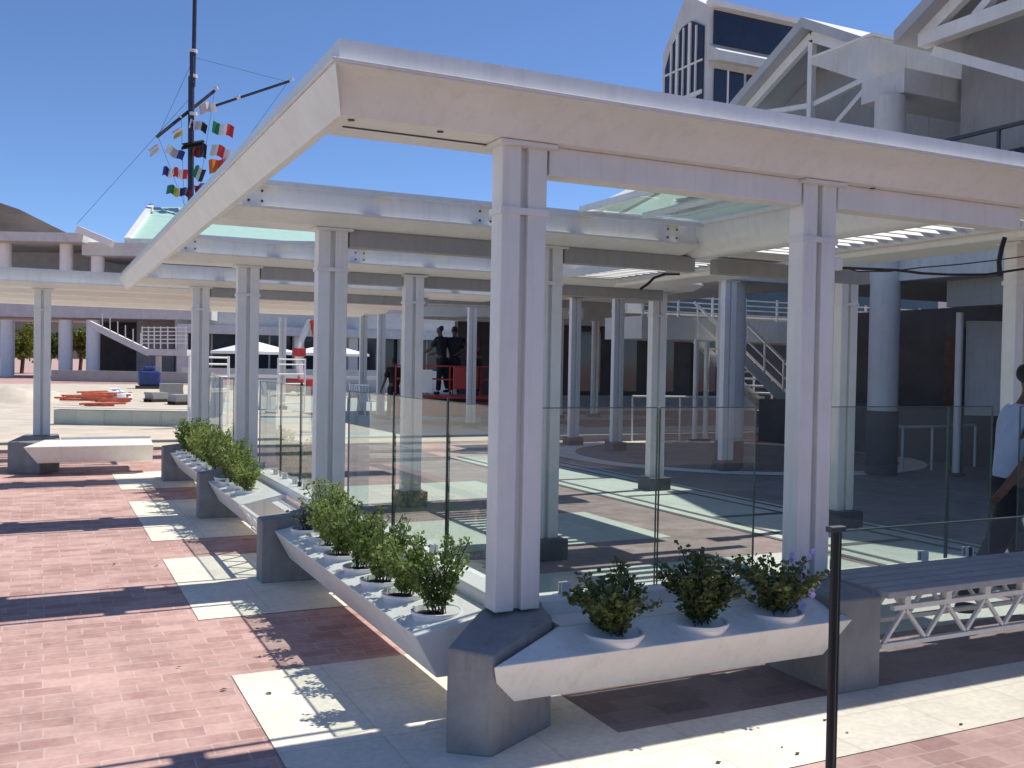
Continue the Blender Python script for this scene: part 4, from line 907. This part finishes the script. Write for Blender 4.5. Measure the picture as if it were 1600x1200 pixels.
lowwall(330, 760, 592, 622, 52, 'long pale low wall across the courtyard below the parasols', M['wallw'])
t = thing('tarp_stack', 'stack of goods under a dark blue cover below the landing', 'covered stack', tuple(P(233, 600, 52))); t.location.z = 0
zz = P(233, 572, 52).z
MB().box((-0.55, -0.5, 0.16), (0.55, 0.5, zz * 0.8)).build('cover', M['blue'], t, 0.12); MB().box((-0.65, -0.6, 0), (0.65, 0.6, 0.155)).build('pallet', M['trunk'], t); MB().box((-0.35, -0.4, zz * 0.8 + 0.001), (0.3, 0.35, zz)).build('top_bundle', M['blue'], t, 0.1)
for k, (u, v, d, s_) in enumerate(((180, 622, 38, 0.5), (192, 624, 37, 0.4))):
    b = P(u, v, d); o = MB().lathe((0, 0, 0), [(0.0, 0), (0.5 * s_, 0.02), (0.62 * s_, 0.35 * s_), (0.5 * s_, 0.8 * s_), (0.22 * s_, 0.95 * s_), (0.3 * s_, 1.1 * s_), (0, 1.08 * s_)], 14); rgb_ = random.Random(k); o.v = [(x * (1 + 0.25 * math.sin(3 * math.atan2(y, x) + z * 5)) * 1.3, y * (1 + rgb_.uniform(-.12, .12)), z * 0.75 * (1 + rgb_.uniform(-.1, .1))) for x, y, z in o.v]; o = o.build('cement_bag', M['cloth'], None, smooth=True)
    o.location = (b.x, b.y, 0.004); tag(o, ['larger tied white sack behind the pipe heap', 'smaller tied white sack behind the pipe heap'][k], 'sack', 'white sacks in the yard')

def chair_proto():
    t = thing('garden_chair', 'x', 'chair', (0, 0, 0), 0, 'white garden chairs in the courtyard')
    for sx in (-1, 1):
        for sy in (-1, 1): MB().bar((sx * 0.22, sy * 0.24, 0), (sx * 0.2, sy * 0.22, 0.43 if sx > 0 else 0.42), 0.04).build('leg', M['cloth'], t)
        MB().bar((-0.2, sx * 0.255, 0.64), (0.24, sx * 0.255, 0.63), 0.05, 0.03).build('armrest', M['cloth'], t); MB().bar((0.2, sx * 0.255, 0.43), (0.22, sx * 0.255, 0.62), 0.035).build('arm_support', M['cloth'], t)
    sl = MB()
    for k in range(5): sl.box((-0.22 + k * 0.092, -0.24, 0.432), (-0.145 + k * 0.092, 0.24, 0.452))
    sl.build('seat_slats', M['cloth'], t); bk = MB()
    for k in range(5): bk.bar((-0.21, -0.2 + k * 0.1, 0.46), (-0.3, -0.2 + k * 0.1, 0.9), 0.06, 0.02)
    bk.box((-0.315, -0.25, 0.9), (-0.285, 0.25, 0.95)); bk.build('backrest', M['cloth'], t); return t
ch0 = chair_proto()
for k, (u, v, rz_, lab) in enumerate(((321, 686, 2.4, 'white slatted garden chair nearest the left glass, by the lone trough'), (328, 646, 1.2, 'white slatted garden chair further back beside the left columns'), (420, 640, 0.4, 'white garden chair under the left parasol, right side'), (388, 642, 3.0, 'white garden chair under the left parasol, left side'), (545, 642, 2.0, 'white garden chair in front of the right parasol'), (575, 650, 0.7, 'white garden chair near the person standing by the platform'))):
    g_ = gpt(u, v)
    if k == 0: ch0.location = (g_.x, g_.y, 0.009); ch0.rotation_euler = (0, 0, rz_); ch0['label'] = lab
    else: dup(ch0, (g_.x, g_.y, 0.009), rz_, lab)
for k, (u, v, w_, h_, lab) in enumerate(((268, 622, 0.9, 0.5, 'taller stack of dark pavers on a pallet, right of the pipes'), (290, 632, 1.0, 0.3, 'low stack of pavers on a pallet beside the left column'), (245, 628, 0.7, 0.25, 'smallest stack of pavers on a pallet, nearest the pipes'))):
    g_ = gpt(u, v); t = thing('paver_stack', lab, 'paver stack', (g_.x, g_.y, 0.005), 0.2 * k, 'pallets of pavers in the yard')
    for q_ in (-1, 0, 1): MB().box((-w_ / 2, q_ * 0.4 * w_ - 0.05, 0), (w_ / 2, q_ * 0.4 * w_ + 0.05, 0.09)).build('bearer', M['trunk'], t)
    MB().box((-w_ / 2 - 0.03, -w_ / 2, 0.091), (w_ / 2 + 0.03, w_ / 2, 0.115)).build('pallet_deck', M['trunk'], t)
    st_ = MB(); rg2 = random.Random(k)
    for q_ in range(int(h_ / 0.08)):
        o_ = rg2.uniform(-0.02, 0.02); st_.box((-w_ / 2 + 0.02 + o_, -w_ / 2 + 0.03, 0.116 + q_ * 0.082), (w_ / 2 - 0.04 + o_, w_ / 2 - 0.03, 0.194 + q_ * 0.082))
    st_.build('paver_layers', M['wallg'], t)
for k, (u, v, h_, lab) in enumerate(((18, 628, 0.55, 'pale sand heap at the left edge behind the lone column'), (48, 622, 0.4, 'lower sand heap just left of the lone column'))):
    g_ = gpt(u, v); rg3 = random.Random(k + 40); hp = MB(); rr_ = []
    for q_ in range(7):
        f_ = q_ / 6; rr_.append([((1.5 * (1 - f_) + 0.02) * (1 + 0.12 * math.sin(3 * a_ + k) + rg3.uniform(-.05, .05)) * math.cos(a_), (1.2 * (1 - f_) + 0.02) * (1 + 0.1 * math.cos(2 * a_)) * math.sin(a_), h_ * (1 - (1 - f_) ** 1.6) + rg3.uniform(-.015, .015) * (q_ > 0)) for a_ in [2 * math.pi * i / 20 for i in range(20)]])
    hp.add([v_ for r_ in rr_ for v_ in r_], [(i * 20 + j, i * 20 + (j + 1) % 20, (i + 1) * 20 + (j + 1) % 20, (i + 1) * 20 + j) for i in range(6) for j in range(20)] + [tuple(120 + j for j in range(20))])
    o = hp.build('sand_heap', M['sand'], None, smooth=True); o.location = (g_.x, g_.y, 0.0); tag(o, lab, 'sand heap', 'sand heaps in the yard')
for k, (u, v, lab) in enumerate(((326, 668, 'white scaffold frame standing behind the left columns'), (455, 645, 'white scaffold frame between the second and third columns'))):
    g_ = gpt(u, v); t = thing('scaffold_frame', lab, 'scaffold frame', (g_.x, g_.y, 0.004), 0.6, 'white scaffold frames in the yard')
    for sx in (-0.6, 0.6): MB().bar((sx, 0, 0), (sx, 0, 1.7), 0.06, n=8).build('upright', M['cloth'], t)
    for z_ in (0.3, 0.6, 0.9, 1.2, 1.5, 1.66): MB().bar((-0.57, 0, z_), (0.57, 0, z_), 0.045, n=8).build('rung', M['cloth'], t)
    for sx in (-0.6, 0.6): MB().bar((sx, 0.0, 0.02), (sx, 0.5, 0.02), 0.05, n=8).build('foot', M['cloth'], t)
lf = None; rg2 = random.Random(9)
for k in range(16):
    x_, y_ = [(rg2.uniform(-0.9, 2.2), rg2.uniform(-0.92, -0.6)), (rg2.uniform(-1.7, -0.7), rg2.uniform(0.3, 5))][k % 2]
    if lf is None:
        m_ = MB(); m_.add([(0, 0, 0.002), (0.02, 0.012, 0.008), (0.045, 0, 0.004), (0.02, -0.012, 0.006)], [(0, 1, 2), (0, 2, 3)]); lf = m_.build('fallen_leaf', M['trunk']); o = lf
        so_ = o.modifiers.new('thick', 'SOLIDIFY'); so_.thickness = 0.001
    else: o = lf.copy(); COL.objects.link(o)
    o.location = (x_, y_, 0.006); o.rotation_euler = (0, 0, rg2.uniform(0, 6)); o.scale = [rg2.uniform(0.4, 1.0)] * 3
    tag(o, 'small dry leaf fallen on the pavement beside the troughs', 'leaf', 'dry leaves on the pavement')

# ------------------------------------------------------------------ people
def skinned(name, chains, m, parent, sub=2):
    vs = []; es = []; rad = []; idx = {}
    for ch in chains:
        prev = None
        for key, p, r in ch:
            if key in idx: i = idx[key]
            else:
                i = len(vs); idx[key] = i; vs.append(p); rad.append(r)
            if prev is not None and (prev, i) not in es: es.append((prev, i))
            prev = i
    me = bpy.data.meshes.new(name + '_src'); me.from_pydata(vs, es, []); o = bpy.data.objects.new(name + '_src', me); COL.objects.link(o)
    sk = o.modifiers.new('skin', 'SKIN'); sk.use_smooth_shade = True
    for i, d in enumerate(me.skin_vertices[0].data):
        r = rad[i]; d.radius = r if isinstance(r, tuple) else (r, r); d.use_root = (i == 0)
    sb = o.modifiers.new('sub', 'SUBSURF'); sb.levels = sub; sb.render_levels = sub
    dg = bpy.context.evaluated_depsgraph_get(); ev = o.evaluated_get(dg); nm = bpy.data.meshes.new_from_object(ev)
    nm.materials.clear(); nm.materials.append(m); nm.name = name
    n_ = bpy.data.objects.new(name, nm); COL.objects.link(n_); n_.parent = parent
    bpy.data.objects.remove(o); return n_
def person(label, loc, rz, H=1.72, shirt='shirt', trousers='dkcloth', stride=0.22, armL=(0.0, 0.0), armR=(0.0, 0.0), lean=0.0, scale=1.0, fingers=True):
    """Standing figure facing +x; arm = (swing forward in radians, elbow bend)."""
    t = thing('person', label, 'person', loc, rz)
    k = H / 1.72; V = lambda x, y, z: (x * k, y * k, z * k)
    hip = 0.9
    def limb(side):
        y = 0.095 * side; sx = stride * side
        return V(sx * 0.45, y, 0.5 - abs(sx) * 0.03), V(sx * 0.95 - (0.06 if sx < 0 else 0), y, 0.085 + (0.05 if sx < 0 else 0))
    def arm(side, sw, bend):
        s0 = Vector((0.01 + lean * 0.5, 0.185 * side, 1.40)); u_ = 0.29; f_ = 0.26
        e = s0 + Vector((math.sin(sw) * u_, 0.05 * side, -math.cos(sw) * u_)); a2 = sw + bend
        w = e + Vector((math.sin(a2) * f_, 0.01 * side, -math.cos(a2) * f_)); dr = Vector((math.sin(a2), 0, -math.cos(a2)))
        return s0, e, w, dr
    ch = []
    ch.append([('pel', V(0, 0, 0.93), 0.1), ('waist', V(lean * .2, 0, 1.08), (0.11, 0.085)), ('chest', V(lean * .4, 0, 1.27), (0.155, 0.11)), ('neckb', V(lean * .55, 0, 1.44), 0.07), ('neck', V(0.015 + lean * .6, 0, 1.51), 0.052), ('jaw', V(0.035 + lean * .65, 0, 1.565), 0.066), ('face', V(0.02 + lean * .7, 0, 1.64), (0.078, 0.09)), ('crown', V(0.0 + lean * .7, 0, 1.70), 0.06)])
    ch.append([('face', None, None), ('nose', V(0.118 + lean * .7, 0, 1.615), 0.014)])
    for s_ in (-1, 1): ch.append([('face', None, None), ('ear%d' % s_, V(0.0 + lean * .7, 0.092 * s_, 1.63), 0.016)])
    cuffs = []
    for side, (sw, bd) in ((1, armL), (-1, armR)):
        s0, e, w, dr = arm(side, sw, bd); n_ = 'L' if side > 0 else 'R'
        ch.append([('chest', None, None), ('sh' + n_, V(*s0), 0.058), ('el' + n_, V(*e), 0.042), ('wr' + n_, V(*w), 0.028), ('pa' + n_, V(*(w + dr * 0.07)), (0.036, 0.02))])
        if fingers:
            for q_, (off, ln) in enumerate(((-0.028, 0.075), (-0.009, 0.085), (0.010, 0.08), (0.028, 0.062))):
                b0 = w + dr * 0.085 + Vector((off, 0, 0)); m1 = b0 + dr * ln * 0.5 + Vector((0.004, -0.008 * side, 0)); m2 = b0 + dr * ln * 0.9 + Vector((0.012, -0.03 * side, 0.008))
                ch.append([('pa' + n_, None, None), (f'f{n_}{q_}a', V(*b0), 0.011), (f'f{n_}{q_}b', V(*m1), 0.009), (f'f{n_}{q_}c', V(*m2), 0.008)])
            b0 = w + dr * 0.035 + Vector((0.035, -0.01 * side, 0))
            ch.append([('pa' + n_, None, None), (f't{n_}a', V(*b0), 0.011), (f't{n_}b', V(*(b0 + dr * 0.045 + Vector((0.02, -0.012 * side, 0)))), 0.009)])
        cuffs.append((s0, e, w))
    legs = []
    for side in (-1, 1):
        kn, an = limb(side); n_ = 'L' if side > 0 else 'R'
        toe = (an[0] + 0.13 * k, an[1], max(0.03, an[2] - 0.055) * 1.0)
        ch.append([('pel', None, None), ('hp' + n_, V(0, 0.09 * side, 0.86), 0.09), ('kn' + n_, kn, 0.058), ('an' + n_, an, 0.038)])
        legs.append((side, kn, an, toe))
    # resolve shared keys
    def fix(chs):
        seen = {}; res = []
        for c_ in chs:
            r_ = []
            for key, p, r in c_:
                if p is not None and key not in seen: seen[key] = (tuple(Vector(p)), tuple(x * k for x in r) if isinstance(r, tuple) else r * k)
                r_.append((key, *seen[key]))
            res.append(r_)
        return res
    skinned('body', fix(ch), M['skin'], t)
    sc = [[('w0', V(0, 0, 0.84), (0.11, 0.09)), ('w', V(lean * .1, 0, 0.97), (0.15, 0.12)), ('m', V(lean * .25, 0, 1.12), (0.165, 0.125)), ('c', V(lean * .4, 0, 1.30), (0.185, 0.135)), ('n', V(lean * .55, 0, 1.45), (0.095, 0.085))]]
    for s0, e, w in cuffs:
        q_ = Vector(s0).lerp(Vector(e), 0.85); key = 'a%d' % (1 if s0.y > 0 else -1)
        sc.append([('c', None, None), (key, V(*s0), 0.078), (key + 'm', V(*Vector(s0).lerp(Vector(e), 0.45)), 0.072), (key + 'e', V(*q_), 0.07)])
    skinned('shirt', fix(sc), M[shirt], t)
    tc = [[('p', V(0, 0, 1.0), (0.162, 0.128)), ('q', V(0, 0, 0.87), (0.15, 0.115))]]
    for side, kn, an, toe in legs:
        n_ = str(side); tc.append([('q', None, None), ('h' + n_, V(0.0, 0.09 * side, 0.80), 0.105), ('k' + n_, kn, 0.078), ('s' + n_, tuple(Vector(kn).lerp(Vector(an), 0.6)), 0.07), ('a' + n_, tuple(Vector(an) + Vector((0, 0, 0.005))), 0.066)])
    skinned('trousers', fix(tc), M[trousers], t)
    for side, kn, an, toe in legs:
        skinned('shoe', fix([[('h', (an[0] - 0.045, an[1], max(0.045, an[2] - 0.045)), 0.042), ('m', (an[0] + 0.05, an[1], max(0.04, an[2] - 0.05)), 0.042), ('t', toe, 0.03)]]), M['black'], t)
    skinned('hair', fix([[('a', V(-0.045 + lean * .7, 0, 1.60), 0.06), ('b', V(-0.02 + lean * .7, 0, 1.675), (0.085, 0.092)), ('c', V(0.02 + lean * .7, 0, 1.715), (0.07, 0.075))]]), M['hair'], t)
    return t
pp = P(1574, 760, 6.3)
p1 = person('walking person in pale blue shirt and black trousers at right edge', (pp.x, pp.y, 0.012), R(-24), 1.64, 'shirt', 'dkcloth', 0.3, armL=(0.3, 0.4), armR=(-0.30, -0.4), lean=0.2)
# scissor lift with workers
lp = P(705, 600, 26); lp.z = 0
t = thing('work_platform', 'red work platform with guard rails carrying workers behind the glass', 'lift platform', tuple(lp), R(-26))
MB().box((-1.5, -0.7, 0.22), (1.5, 0.7, 0.62)).build('chassis', M['red'], t, 0.03)
for sx in (-1, 1):
    for sy in (-1, 1): MB().bar((sx * 1.05, sy * 0.6, 0.22), (sx * 1.05, sy * 0.78, 0.22), 0.44, n=18).build('wheel', M['black'], t)
MB().box((-1.45, -0.68, 0.70), (1.6, 0.68, 0.78)).build('deck', M['red'], t)
sc_ = MB()
for y_ in (-0.5, 0.5):
    sc_.bar((-1.2, y_, 0.63), (1.2, y_, 0.70), 0.05); sc_.bar((-1.2, y_, 0.70), (1.2, y_, 0.63), 0.05)
sc_.build('scissor_arms', M['base'], t)
gr = MB()
for z in (1.2, 1.55):
    for a, b in (((-1.42, -0.65), (1.57, -0.65)), ((-1.42, 0.65), (1.57, 0.65)), ((-1.42, -0.65), (-1.42, 0.65)), ((1.57, -0.65), (1.57, 0.65))): gr.bar((*a, z), (*b, z), 0.035)
for x_ in (-1.42, -0.7, 0.0, 0.8, 1.57):
    for y_ in (-0.65, 0.65): gr.bar((x_, y_, 0.781), (x_, y_, 1.56), 0.035)
gr.build('guard_rail', M['red'], t)
MB().box((0.1, -0.86, 0.95), (0.75, -0.68, 1.55)).build('control_box', M['red'], t, 0.03)
MB().box((-0.75, -0.74, 0.85), (-0.45, -0.69, 1.45)).build('sign_plate', M['tray'], t)
ax_ = to_world(Vector((0, 0, 1))); ax_.z = 0; ax_.normalize(); rt_ = Vector((ax_.y, -ax_.x, 0))
def wp(u, du): return lp + rt_ * ((u - 705) / FPX * 26) + ax_ * du
for u, du, rz_, sh, lab in ((690, 0.1, 2.2, 'dkcloth', 'worker in black leaning over the left of the red platform'), (708, 0.35, 1.2, 'dkcloth', 'taller worker in black standing on the red platform'), (743, 0.0, 3.6, 'mcloth', 'worker in dark maroon at the right of the red platform')):
    q_ = wp(u, du); person(lab, (q_.x, q_.y, 0.78), rz_, 1.84, sh, 'dkcloth', 0.05, (0.5, 0.6), (0.4, 0.8), 0.1)
q_ = P(615, 600, 27); person('person in black standing left of the red platform', (q_.x, q_.y, 0.004), 1.9, 1.75, 'dkcloth', 'dkcloth', 0.08, (0.2, 0.3), (0.1, 0.3))
# boom lift in the courtyard
bb = P(478, 600, 46); bb.z = 0
t = thing('boom_lift', 'red and white folded boom lift seen left of the second column', 'boom lift', tuple(bb), 0.4)
MB().box((-0.9, -0.6, 0.25), (0.9, 0.6, 0.8)).build('chassis', M['red'], t, 0.05)
for sx in (-1, 1):
    for sy in (-1, 1): MB().bar((sx * 0.7, sy * 0.55, 0.3), (sx * 0.7, sy * 0.75, 0.3), 0.6, n=16).build('wheel', M['black'], t)
MB().bar((-0.3, 0, 0.8), (-0.5, 0, 2.2), 0.22).build('lower_arm', M['tray'], t); MB().bar((-0.5, 0.16, 2.0), (0.3, 0.16, 3.6), 0.2).build('middle_arm', M['tray'], t); MB().bar((0.3, 0, 3.6), (0.75, 0, 2.1), 0.2).build('upper_arm', M['red'], t); MB().box((-0.75, -0.2, 1.85), (-0.15, 0.12, 2.25)).build('knuckle', M['red'], t, 0.04)
# doors of the glass hall beyond, thin light posts
print('objects', len(bpy.data.objects))
